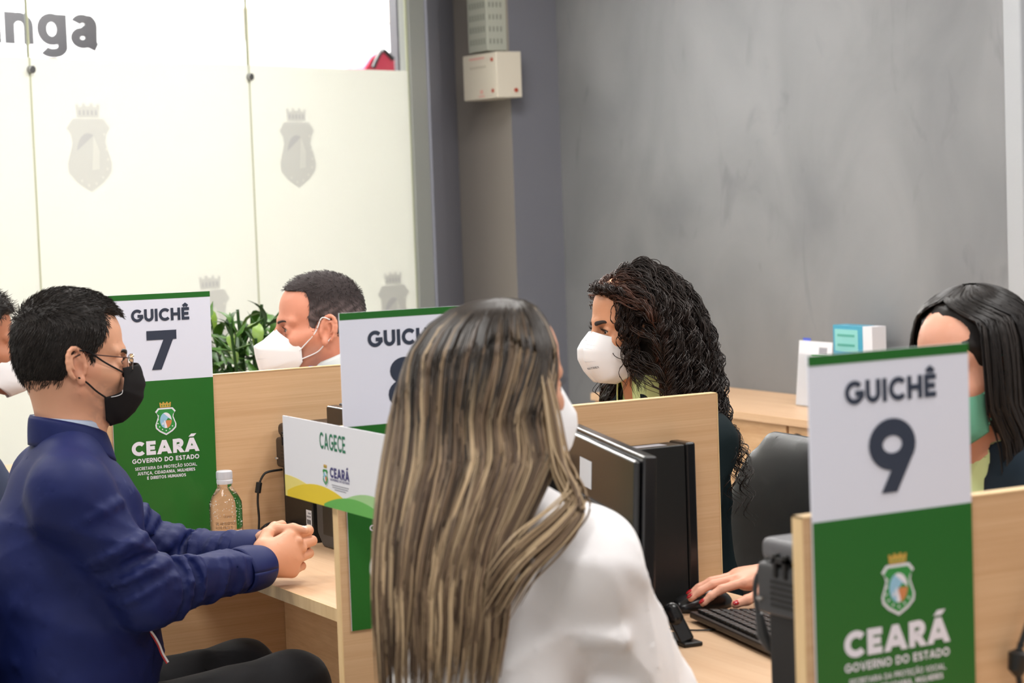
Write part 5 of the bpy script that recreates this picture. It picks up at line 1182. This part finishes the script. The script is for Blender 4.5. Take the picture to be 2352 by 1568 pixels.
def curly(n_cl, per, seed):
    R_, N_, L_ = scalp_points(FC, n_cl, cond_curly, seed=seed); g = np.random.default_rng(seed); P0 = np.repeat(R_, per, 0)+g.normal(size=(n_cl*per, 3))*.0026; N0 = np.repeat(N_, per, 0); Lr = np.repeat(L_, per, 0)
    S = len(P0); d = N0*.06+np.array((-.55, 0, -.05))@FC.M.T+g.normal(size=(S, 3))*.10; d /= np.linalg.norm(d, axis=1, keepdims=True)
    lay = np.repeat(g.uniform(.0, .034, n_cl)*np.clip(1.25-L_[:, 2]/.10, .22, 1), per); n = 54; step = .0078; ln = np.repeat(g.uniform(.58, .98, n_cl), per)
    back = np.array((-1.0, 0, 0))@FC.M.T
    def drift(p, i):
        L = FC.L(p); w_ = np.clip((L[:, 0]+.005)/.05, 0, 1)*(L[:, 2] > -.16); sdw = np.sign(L[:, 1])[:, None]*(FC.M[:, 1][None])
        return back[None]*w_[:, None]*.42+sdw*(w_[:, None]*.25+.05)
    colls = [(FC.w((-.018, 0, .045)), (.093, .077, .084), FC.M), (FC.w((-.035, .01, -.05)), (.090, .090, .12), FC.M), (FC.w((.02, 0, -.07)), (.062, .071, .075), FC.M),
             (np.array((.99, .5, .86)), (.125, .185, .165), np.eye(3)), (np.array((.99, .38, .93)), (.085, .075, .10), np.eye(3)), (np.array((1.0, .66, .93)), (.10, .09, .11), np.eye(3))]
    P = sim(FC, P0, d, n, step, lay, colls, grav=.26, g0=.25, drift=drift)
    P = curlify(P, np.repeat(g.uniform(.004, .012, n_cl)*np.clip(1.5-L_[:, 2]/.14, .5, 1), per)*g.uniform(.85, 1.15, S), np.repeat(g.uniform(.030, .070, n_cl), per)*g.uniform(.98, 1.02, S), step, np.repeat(g.uniform(0, 6.28, n_cl), per)+g.normal(size=S)*.2, grow=.10)
    # shorten: resample each path to its own length
    t = np.linspace(0, 1, n)[None]*ln[:, None]*(n-1); i0 = np.floor(t).astype(int).clip(0, n-2); f = (t-i0)[..., None]; ar = np.arange(S)[:, None]
    P = P[ar, i0]*(1-f)+P[ar, i0+1]*f
    tone = np.repeat(g.uniform(.7, 1.6, (n_cl, 1, 1)), per, 0)*np.array((.019, .0115, .009))[None, None]*np.ones((1, n, 1)); fr = np.clip((Lr[:, 0]-.02)/.04, 0, 1)[:, None, None]
    tone = tone*(1+fr*np.array((2.6, 1.2, .6))); return P, tone
P, tone = curly(520, 5, 5)
strand_mesh('hair_curl', P, np.random.default_rng(2).uniform(.0006, .0012, len(P)), tone, M_strand, hb_)
# a few locks loose over the temple and cheek, and behind the far shoulder
g = np.random.default_rng(9); Ls = []; 
for k in range(86):
    if k >= 46:
        y0 = g.uniform(-.05, .055); xx = .070-abs(y0)*.25; dy = g.uniform(.02, .05); pts = [FC.w((xx-.01, y0, .086)), FC.w((xx+.020+g.uniform(-.01, .012), y0+.01, .100+g.uniform(0, .014))), FC.w((xx+.008, y0+dy, .10)), FC.w((xx-.02, min(.085, y0+dy*2), .07)), FC.w((.03+g.uniform(-.02, .012), .088+g.uniform(-.004, .012), .02-g.uniform(0, .06)))]
    elif k < 30:
        y0 = .055+g.uniform(-.006, .022); x0 = .045+g.uniform(-.03, .02); top = (x0, y0-.012, .085+g.uniform(-.03, .02)); e = (x0+.02*g.uniform(-.8, 1.0), y0+.03, -.08-g.uniform(0, .08))
        pts = [FC.w(top), FC.w((x0+.012, y0+.010, .03)), FC.w((x0+.006, y0+.022, -.04)), FC.w(e)]
    else:
        x0 = -.02+g.uniform(-.05, .02); pts = [FC.w((x0+.02, -.075, -.03)), FC.w((x0+.015, -.105, -.09)), FC.w((x0+.02, -.125-g.uniform(0, .02), -.15)), FC.w((x0+.03, -.135-g.uniform(0, .03), -.24))]
    b = np.array(bez(pts, 30)); idx = np.linspace(0, len(b)-1, 67).round().astype(int); Ls.append(b[idx])
Ls = np.stack(Ls); stp = np.linalg.norm(Ls[:, 1:]-Ls[:, :-1], axis=2).mean()
Ls = curlify(np.repeat(Ls, 3, 0)+np.random.default_rng(4).normal(size=(258, 1, 3))*.0015, g.uniform(.004, .009, 86).repeat(3), g.uniform(.032, .055, 86).repeat(3), stp, g.uniform(0, 6.28, 86).repeat(3), grow=.05)
strand_mesh('hair_curl', Ls, .0008, np.ones((258, Ls.shape[1], 3))*np.array((.022, .012, .009)), M_strand, hb_)

# ============ the blonde woman in the foreground
FB = ear_at(1160, 893, -.72, 23, -3, 0, .96)
bw = empty('person', (-.16, -.72, .5), 'woman in the foreground seen from behind, long highlighted blonde hair, white shirt', 'person')
yb = math.radians(44); fB = np.array((math.cos(yb), math.sin(yb), 0)); lB = np.array((-math.sin(yb), math.cos(yb), 0)); cB = np.array((-.10, -.722, 0))
def pB(f, l, z): return tuple(cB+fB*f+lB*l+np.array((0, 0, z)))
JB = dict(neck=tuple(FB.w((-.05, 0, -.135))), shR=pB(.0, -.148, 1.01), shL=pB(.01, .105, .99), elR=pB(.12, -.215, .775), elL=pB(.14, .145, .80), wrR=pB(.27, -.10, .79), wrL=pB(.27, .08, .79),
          hip=pB(-.02, 0, .52), chest=pB(-.0, 0, .90), hjR=pB(0, -.09, .5), hjL=pB(0, .09, .5), knR=pB(.36, -.16, .54), knL=pB(.40, .12, .54), anR=pB(.33, -.16, .09), anL=pB(.36, .12, .09))
SKB = mat('skin_light', srgb(216, 160, 132), .5, spec=.35, sss=.12)
lo = np.array(pB(0, 0, 0))-(.45, .45, -.40); hi = np.array(pB(0, 0, 0))+(.50, .45, 1.45)
V = Vol(lo, hi, .0045); head(V, FB, JB['neck'], neck_r=.050, jaw=.85); trunk(V, JB, -.02, lB, chest=.09, waist=.085); skel_arms(V, JB, -.010)
for s, sd in (('R', -1), ('L', 1)): hand(V, np.array(JB['wr'+s]), nz(np.array(JB['wr'+s])-JB['el'+s])*(1, 1, 0), (0, 0, 1), curl=(.3, .3, .3, .3), side=-sd, s=.92, k=.006)
V.mesh('body', SKB, bw); eyes(FB, bw); brow(FB, M_hairdark, bw, -1, .007); lashes(FB, M_hairdark, bw, -1, 1.5)
kn95(FB, bw, K_white, K_seam, label='white face mask')
WS = mat('white_cotton', srgb(248, 246, 248), .75, spec=.25, sheen=.1, bump=(700, .15, .0005))
V = Vol(lo, hi-(0, 0, .2), .005); trunk(V, JB, .018, lB, chest=.098, waist=.098, flat=1.15); skel_arms(V, JB, .018)
for s in 'RL':
    w_ = np.array(JB['wr'+s]); d = nz(w_-JB['el'+s]); V.cut(w_-d*.005, d, .002, .06); V.cone(w_-d*.03, w_+d*.05, .033, .035, .002, 's')
rings(JB['shR'], JB['elR'], .068, .060, [(.1, .35, 190, 320, .005, 'u'), (.45, .7, 170, 300, .005, 'u'), (.75, 1.0, 190, 330, .005, 'u')], .03)
V.cone(np.array(JB['neck'])+(0, 0, -.02), np.array(JB['neck'])+(0, 0, .1), .056, .075, .004, 's'); V.cut((0, 0, .44), (0, 0, -1))
fB1 = folds(.0085, 24, 47, mask=lambda p: np.clip((1.10-p[:, 2])/.12, .15, 1)); V.mesh('shirt', WS, bw, disp=fB1)
collar('shirt_collar', JB, FB, WS, bw, yb, r0=.060, hgt=.045, gap=.4, drop=.03, thick=.004)
legs('trousers', JB, mat('blue_denim', srgb(46, 62, 92), .8), bw, .009, (.09, .065, .05))
# long straight hair with highlights
Mbase = mat('hair_brown', srgb(66, 50, 40), .8, spec=.1, noise=(30, .3, (1, 1, .1)))
faceB = [((.135, 0, -.03), (.085, .085, .13)), ((.08, -.06, -.04), (.045, .05, .07))]
hbB = hairbase(FB, JB, 'hair', Mbase, bw, [((-.020, 0, .040), (.097, .081, .088)), ((-.05, .0, -.04), (.072, .080, .11))], face=faceB)
def cond_unused(p): return (p[:, 0] < np.interp(p[:, 2], [-.02, .0, .03, .06, .09, .12], [.0, .02, .045, .056, .066, .074])) & (p[:, 2] > -.04)
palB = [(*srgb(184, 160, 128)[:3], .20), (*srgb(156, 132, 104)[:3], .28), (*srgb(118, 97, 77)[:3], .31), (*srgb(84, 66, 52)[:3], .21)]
def sheet(levels, er, eb, phis, ztops, n, S, n_cl, seed, pal, dark, thick, wave, st=(.02, .35), lens_=(.85, 1.0), phi_low=None, low_at=3):
    """hair that falls from a skull-like dome: levels are rows (centre point, half width, half depth) from the crown down"""
    g = np.random.default_rng(seed); C_ = np.array([l[0] for l in levels]); hw = np.array([l[1] for l in levels]); dp = np.array([l[2] for l in levels]); m = len(levels)
    ph = np.repeat(np.linspace(phis[0], phis[1], n_cl)+g.normal(size=n_cl)*2, S//n_cl)+g.normal(size=S//n_cl*n_cl)*1.3; S = len(ph); ph = np.radians(ph)
    t0 = np.repeat(g.uniform(*ztops, n_cl), S//n_cl)+g.uniform(0, .3, S); t1 = (m-1)*np.repeat(g.uniform(*lens_, n_cl), S//n_cl); u = np.linspace(0, 1, n)[None]; tt = t0[:, None]+(t1-t0)[:, None]*u
    i0 = np.floor(tt).astype(int).clip(0, m-2); f = tt-i0; f3 = f[..., None]; C = C_[i0]*(1-f3)+C_[i0+1]*f3; W = hw[i0]*(1-f)+hw[i0+1]*f; D = dp[i0]*(1-f)+dp[i0+1]*f
    lay = np.repeat(g.uniform(-.5, 1, n_cl), S//n_cl)[:, None]*thick; lay = lay*np.minimum(1, u*3); wv = np.repeat(g.uniform(.2, 1, n_cl), S//n_cl)[:, None]*np.sin(np.repeat(g.uniform(20, 34, n_cl), S//n_cl)[:, None]*C[..., 2]+np.repeat(g.uniform(0, 6.28, n_cl), S//n_cl)[:, None]); drift = np.repeat(g.normal(size=n_cl)*.10, S//n_cl)[:, None]*u
    pp = ph[:, None]*(1 if phi_low is None else (1+(phi_low-1)*np.clip((tt-low_at)/1.8, 0, 1)))+drift+wv*.05*u
    P = C+np.array(er)[None, None]*((W+lay)*np.sin(pp))[..., None]+np.array(eb)[None, None]*((D+lay+wave*wv*u)*np.cos(pp))[..., None]
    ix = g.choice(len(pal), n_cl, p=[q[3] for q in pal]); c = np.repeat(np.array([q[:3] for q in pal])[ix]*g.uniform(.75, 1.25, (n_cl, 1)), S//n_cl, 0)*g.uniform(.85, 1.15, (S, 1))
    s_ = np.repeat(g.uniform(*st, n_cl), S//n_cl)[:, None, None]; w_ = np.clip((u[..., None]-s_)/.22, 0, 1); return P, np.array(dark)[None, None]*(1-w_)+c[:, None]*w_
def atZ(px, py, Z): return CAM+(_F+RT*(px-1176)/FPX-UP*(py-784)/FPX)*Z
rows = [(685, 1143, 1157, 3.10, .006), (691, 1092, 1204, 3.10, .038), (709, 1036, 1231, 3.10, .064), (745, 985, 1252, 3.10, .083), (800, 948, 1270, 3.09, .098), (870, 925, 1270, 3.08, .100), (950, 905, 1264, 3.07, .095), (1040, 888, 1285, 3.05, .092), (1130, 874, 1245, 3.03, .094), (1230, 866, 1195, 3.01, .090), (1340, 862, 1168, 2.99, .082), (1460, 866, 1156, 2.985, .075), (1600, 874, 1135, 2.985, .065)]
er_ = nz(RT*(1, 1, 0)); eb_ = nz((-er_[1], er_[0], 0)); eb_ = eb_ if eb_@_F < 0 else -eb_
lv = [(atZ((a+b)/2, y, Z), (b-a)/2/FPX*Z, d) for y, a, b, Z, d in rows]
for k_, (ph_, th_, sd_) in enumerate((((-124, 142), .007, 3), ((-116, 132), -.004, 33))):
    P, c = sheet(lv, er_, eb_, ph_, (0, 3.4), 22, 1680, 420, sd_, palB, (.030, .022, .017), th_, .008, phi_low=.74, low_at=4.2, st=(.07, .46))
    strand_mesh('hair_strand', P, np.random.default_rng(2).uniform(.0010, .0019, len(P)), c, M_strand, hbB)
V = Vol(lv[8][0]-.45, lv[5][0]+.35, .007)
for a_i in range(5, 10): V.cone(lv[a_i][0], lv[a_i+1][0], lv[a_i][2]*.80, lv[a_i+1][2]*.80, .03, flat=(er_, lv[a_i][1]/lv[a_i][2]*.98))
V.mesh('hair_mass', Mbase, hbB)
# the lock that falls over the right shoulder
g = np.random.default_rng(12); lk = []
for k in range(60):
    o_ = g.normal(size=3)*(.007, .007, .012); q = [at(1235, 800, 'y', -.80), at(1262, 930, 'y', -.83), at(1285, 1060, 'y', -.86), at(1322, 1150, 'y', -.885), at(1280, 1215, 'y', -.905), at(1200, 1290, 'y', -.91), at(1140, 1380, 'y', -.90)]
    b = np.array(bez([a+o_*(.5+.2*i) for i, a in enumerate(q)], 6)); lk.append(b)
lk = np.stack(lk); ix = g.choice(4, 60, p=[.4, .3, .2, .1]); cc = np.array([q[:3] for q in palB])[ix][:, None]*np.ones((1, lk.shape[1], 1))
strand_mesh('hair_strand', lk, .0018, cc, M_strand, hbB)

# ============ the woman at right with straight black hair
FR = ear_at(2224, 850, -.62, 187, -6, 0, .96)
rw = empty('person', (.95, -.62, .5), 'woman with straight black hair and green mask behind the number 9 sign', 'person')
JR = dict(neck=tuple(FR.w((-.05, 0, -.135))), shR=(.965, -.45, 1.0), shL=(.965, -.79, .99), elR=(.95, -.32, .81), elL=(.88, -.90, .80), wrR=(.790, -.180, .812), wrL=(.68, -.82, .79),
          hip=(1.0, -.62, .52), chest=(.97, -.62, .90), hjR=(.98, -.53, .50), hjL=(.98, -.71, .50), knR=(.56, -.50, .53), knL=(.56, -.74, .53), anR=(.60, -.50, .09), anL=(.60, -.74, .09))
V = Vol((.48, -1.05, .42), (1.25, -.0, 1.45), .004); head(V, FR, JR['neck'], neck_r=.050, jaw=.85); trunk(V, JR, -.02, lat, chest=.095, waist=.085); skel_arms(V, JR, -.010)
wr_ = np.array(JR['wrR']); hh = hand(V, wr_+(-.004, .0, .000), (-.975, .16, .02), (.0, -.12, 1), curl=((.16, .28, .2), (.14, .26, .2), (.16, .25, .2), (.2, .3, .2)), thumb=((.72, .55, -.32), (.9, .28, -.22), (.96, .10, -.2)), side=1, s=.96, spread=.09)
hand(V, np.array(JR['wrL'])+(0, 0, 0), (-.97, .1, 0), (0, 0, 1), curl=(.3, .3, .3, .3), side=-1, s=.92)
V.mesh('body', mat('skin_rosy', srgb(224, 164, 138), .45, spec=.4, sss=.12, bump=(420, .08, .0004)), rw)
redn = mat('red_nail_polish', srgb(170, 18, 28), .18, spec=.6)
for i, (p_, v_, n_, r_) in enumerate(hh):
    n_ = np.array((0, 0, 1.0)) if i < 4 else nz(np.array((.0, -.75, .65))); n_ = nz(n_-v_*(n_@v_)); W = Vol(p_-.02, p_+.02, .0012)
    W.ell(p_+n_*r_*.72-v_*.001, (.0075, .0052, .0028), .001, np.stack([v_, np.cross(n_, v_), n_], 1)); W.mesh('fingernail', redn, rw)
eyes(FR, rw); brow(FR, Mbr, rw, 1, .008); brow(FR, Mbr, rw, -1, .008)
kn95(FR, rw, mat('green_mask', srgb(116, 186, 156), .8), mat('green_seam', srgb(84, 150, 122), .8), label='green face mask')
NV = mat('navy_blazer', srgb(22, 36, 48), .7, spec=.3, bump=(800, .2, .0005)); LIM2 = mat('lime_blouse', srgb(214, 228, 164), .7)
blazer(JR, rw, NV, (.40, -1.08, .40), (1.30, -.05, 1.20), 51, lat, np.array((-1.0, -.1, 0)), blouse=LIM2)
collar('shirt_collar', JR, FR, LIM2, rw, math.radians(187), r0=.060, hgt=.030, gap=.55, drop=.085, thick=.003)
legs('trousers', JR, NV, rw, .010, (.085, .062, .05))
faceR = [((.135, -.014, -.054), (.078, .060, .124)), ((.10, -.012, -.034), (.05, .048, .098))]
hbR = hairbase(FR, JR, 'hair', M_dryhair, rw, [((-.020, 0, .050), (.104, .088, .096)), ((-.05, .0, -.04), (.080, .090, .11))], face=faceR)
torsoR = [(np.array((.97, -.62, .86)), (.125, .225, .19), np.eye(3)), (np.array((.97, -.46, .97)), (.085, .085, .085), np.eye(3)), (np.array((.97, -.78, .97)), (.085, .085, .085), np.eye(3))]
headR = [(FR.w((-.018, 0, .048)), (.102, .086, .094), FR.M), (FR.w((-.02, 0, -.03)), (.082, .084, .10), FR.M), (FR.w((.02, 0, -.06)), (.066, .072, .08), FR.M)]
palR = [(.016, .013, .012, .6), (.024, .019, .017, .25), (.010, .008, .008, .15)]
lvR = []
for z, k_ in ((.150, .10), (.146, .30), (.136, .52), (.120, .72), (.095, .90), (.055, 1.0), (.0, 1.0), (-.06, .97), (-.12, .95), (-.20, .98), (-.28, 1.0), (-.36, .98)):
    lvR.append((FR.w((-.022-(.03 if z < -.1 else 0), 0, z)), .100*k_, .108*k_))
P, c = sheet(lvR, -FR.M[:, 1], -FR.M[:, 0], (-178, 178), (0, 2.4), 18, 2100, 420, 8, palR, (.014, .011, .010), .007, .004, phi_low=.70, low_at=2.2)
strand_mesh('hair_strand', P, .0014, c, M_strand, hbR)

# ============ the grey-haired man beyond the number 7 partition
FG = ear_at(730, 755, 1.66, 166, 0, 0, 1.06)
gm = empty('person', (.86, 1.68, .5), 'man with cropped grey hair and white mask, facing left beyond the partition', 'person')
JG = dict(neck=tuple(FG.w((-.045, 0, -.098))), shR=(.86, 1.88, 1.085), shL=(.83, 1.48, 1.08), elR=(.70, 2.0, .80), elL=(.66, 1.42, .80), wrR=(.48, 1.88, .79), wrL=(.44, 1.56, .79),
          hip=(.90, 1.68, .52), chest=(.87, 1.68, .96), hjR=(.88, 1.78, .50), hjL=(.88, 1.58, .50), knR=(.46, 1.82, .54), knL=(.46, 1.55, .54), anR=(.50, 1.82, .09), anL=(.50, 1.55, .09))
SKG = mat('skin_pink', srgb(220, 150, 126), .5, spec=.35, sss=.12, attr='tone')
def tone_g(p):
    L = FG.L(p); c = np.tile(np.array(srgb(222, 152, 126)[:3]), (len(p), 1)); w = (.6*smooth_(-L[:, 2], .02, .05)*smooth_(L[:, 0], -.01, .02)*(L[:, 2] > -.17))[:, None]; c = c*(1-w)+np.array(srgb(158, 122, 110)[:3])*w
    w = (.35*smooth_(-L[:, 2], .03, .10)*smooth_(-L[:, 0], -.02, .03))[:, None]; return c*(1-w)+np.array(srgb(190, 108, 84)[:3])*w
V = Vol((.30, 1.22, .42), (1.15, 2.18, 1.45), .0042); head(V, FG, JG['neck'], neck_r=.066); trunk(V, JG, -.008, lat); skel_arms(V, JG, -.006)
for s, sd in (('R', -1), ('L', 1)): hand(V, np.array(JG['wr'+s]), (-.97, .05, 0), (0, 0, 1), curl=(.3, .3, .3, .3), side=-sd, k=.006)
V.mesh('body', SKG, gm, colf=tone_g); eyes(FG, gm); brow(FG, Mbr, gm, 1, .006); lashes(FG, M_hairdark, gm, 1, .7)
def xlG(z, y):
    side = np.interp(z, [-.07, -.045, -.02, -.008, .0, .03, .05, .07, .09, .105, .14], [-.055, -.045, -.030, -.024, .028, .034, .030, .030, .034, .045, .06])
    return side+(.088-side)*(1-smooth_(y, .03, .06))*smooth_(z, .086, .102)
def tone_h(p):
    L = FG.L(p); g_ = smooth_(.085-L[:, 2], .0, .05)[:, None]*(.6+.4*np.sin(L[:, 0:1]*160+3*np.sin(L[:, 2:3]*120))); return np.array(srgb(52, 44, 44)[:3])*(1-g_)+np.array(srgb(112, 98, 98)[:3])*g_
M_grayh = mat('grey_cropped_hair', (.05, .04, .04, 1), .7, spec=.2, attr='tone', bump=(500, .4, .001))
_m0 = Vol.mesh
Vol.mesh = lambda s, name, m, parent=None, disp=None, colf=None: _m0(s, name, m, parent, disp, tone_h)
hg, _ = cap_hair(FG, 'hair', M_grayh, gm, .0045, xlG, lambda x: np.interp(x, [-.12, -.06, -.03, -.01, .03], [-.070, -.070, -.04, -.01, -.016]), .0035, top=.002)
Vol.mesh = _m0
fuzz(FG, hg, 3500, .009, M_strand, gm, comb=(.5, 0, .3), col=(.05, .042, .042), seed=6)
kn95(FG, gm, K_white, K_seam, label='white folded respirator mask', prof=[(.100, .004), (.128, -.022), (.148, -.034), (.144, -.060), (.136, -.098), (.118, -.104), (.070, -.124)], side=((.052, .060, -.040), (.050, .058, -.074)))
SG = mat('pale_shirt', srgb(214, 222, 222), .7, spec=.25)
V = Vol((.30, 1.22, .42), (1.15, 2.18, 1.20), .0055); trunk(V, JG, .018, lat, chest=.118, waist=.12); skel_arms(V, JG, .018)
V.cone(np.array(JG['neck'])+(0, 0, -.02), np.array(JG['neck'])+(0, 0, .1), .070, .09, .004, 's')
for s in 'RL': w_ = np.array(JG['wr'+s]); d = nz(w_-JG['el'+s]); V.cut(w_-d*.005, d, .002, .06)
V.cut((0, 0, .44), (0, 0, -1)); V.mesh('shirt', SG, gm, disp=folds(.006, 18, 61))
collar('shirt_collar', JG, FG, SG, gm, math.radians(166), r0=.076, hgt=.054, gap=.25, drop=.055, thick=.004)
LY = mat('blue_lanyard', srgb(70, 104, 206), .6); nk = np.array(JG['neck'])
lan = surf('lanyard', lambda u, v: nk+np.array((math.cos(2.9+4.6*(u-.5)*1.0), math.sin(2.9+4.6*(u-.5)), 0))*-1*(.104)+np.array((-.02, 0, -.004-.02*v+.02*math.cos(2*math.pi*u))), 30, 3, LY, gm, .002)
legs('trousers', JG, NV, gm, .010)

# ============ the customer at the left edge
FL = ear_at(-58, 800, 1.92, -4, 0, 0, 1.03)
lm_ = empty('person', (-.22, 1.95, .5), 'man at left edge with short dark wavy hair and white mask', 'person')
JL = dict(neck=tuple(FL.w((-.04, 0, -.130))), shR=(-.25, 1.74, 1.0), shL=(-.22, 2.14, 1.0), elR=(-.13, 1.72, .80), elL=(-.10, 2.2, .80), wrR=(.09, 1.86, .80), wrL=(.12, 2.06, .80),
          hip=(-.24, 1.94, .52), chest=(-.23, 1.94, .90), hjR=(-.22, 1.85, .50), hjL=(-.22, 2.04, .50), knR=(.18, 1.80, .54), knL=(.18, 2.1, .54), anR=(.16, 1.80, .09), anL=(.16, 2.1, .09))
V = Vol((-.55, 1.48, .42), (.36, 2.42, 1.45), .0042); head(V, FL, JL['neck'], neck_r=.060); trunk(V, JL, -.010, lat); skel_arms(V, JL, -.006)
for s, sd in (('R', -1), ('L', 1)): hand(V, np.array(JL['wr'+s])+(0, 0, .01), (.97, .05, 0), (0, 0, 1), curl=(.4, .4, .4, .4), side=-sd, k=.006)
V.mesh('body', mat('skin_tan', srgb(176, 118, 90), .5, spec=.35, sss=.12), lm_); eyes(FL, lm_); brow(FL, M_hairdark, lm_, -1, .009); lashes(FL, M_hairdark, lm_, -1)
def xlL(z, y):
    side = np.interp(z, [-.07, -.045, -.02, -.008, .0, .03, .05, .07, .09, .105, .14], [-.055, -.045, -.030, -.024, .030, .034, .040, .050, .066, .085, .10])
    return side+(.105-side)*(1-smooth_(y, .03, .06))*smooth_(z, .07, .09)
hl, _ = cap_hair(FL, 'hair', M_dryhair, lm_, .012, xlL, lambda x: np.interp(x, [-.12, -.06, -.03, -.01, .03], [-.066, -.066, -.04, -.01, -.016]), .0035, top=.010, disp=folds(.005, 90, 71))
fuzz(FL, hl, 4000, .018, M_strand, lm_, comb=(.7, 0, .5), col=(.014, .011, .010), seed=8, jit=1.6)
kn95(FL, lm_, K_white, K_seam, label='white folded respirator mask', prof=[(.106, .004), (.124, -.022), (.136, -.040), (.134, -.070), (.126, -.100), (.106, -.112), (.070, -.124)], side=((.040, .064, -.040), (.036, .062, -.090)))
DS = mat('slate_shirt', srgb(44, 56, 84), .75)
V = Vol((-.55, 1.48, .42), (.36, 2.42, 1.20), .0055); trunk(V, JL, .016, lat); V.cone(JL['shR'], JL['elR'], .066, .058, .03); V.cone(JL['shL'], JL['elL'], .066, .058, .03)
V.cone(np.array(JL['neck'])+(0, 0, -.02), np.array(JL['neck'])+(0, 0, .1), .066, .09, .004, 's'); V.cut((0, 0, .44), (0, 0, -1)); V.mesh('shirt', DS, lm_, disp=folds(.006, 18, 81))
legs('trousers', JL, mat('blue_denim', (0, 0, 0, 1)), lm_, .009)
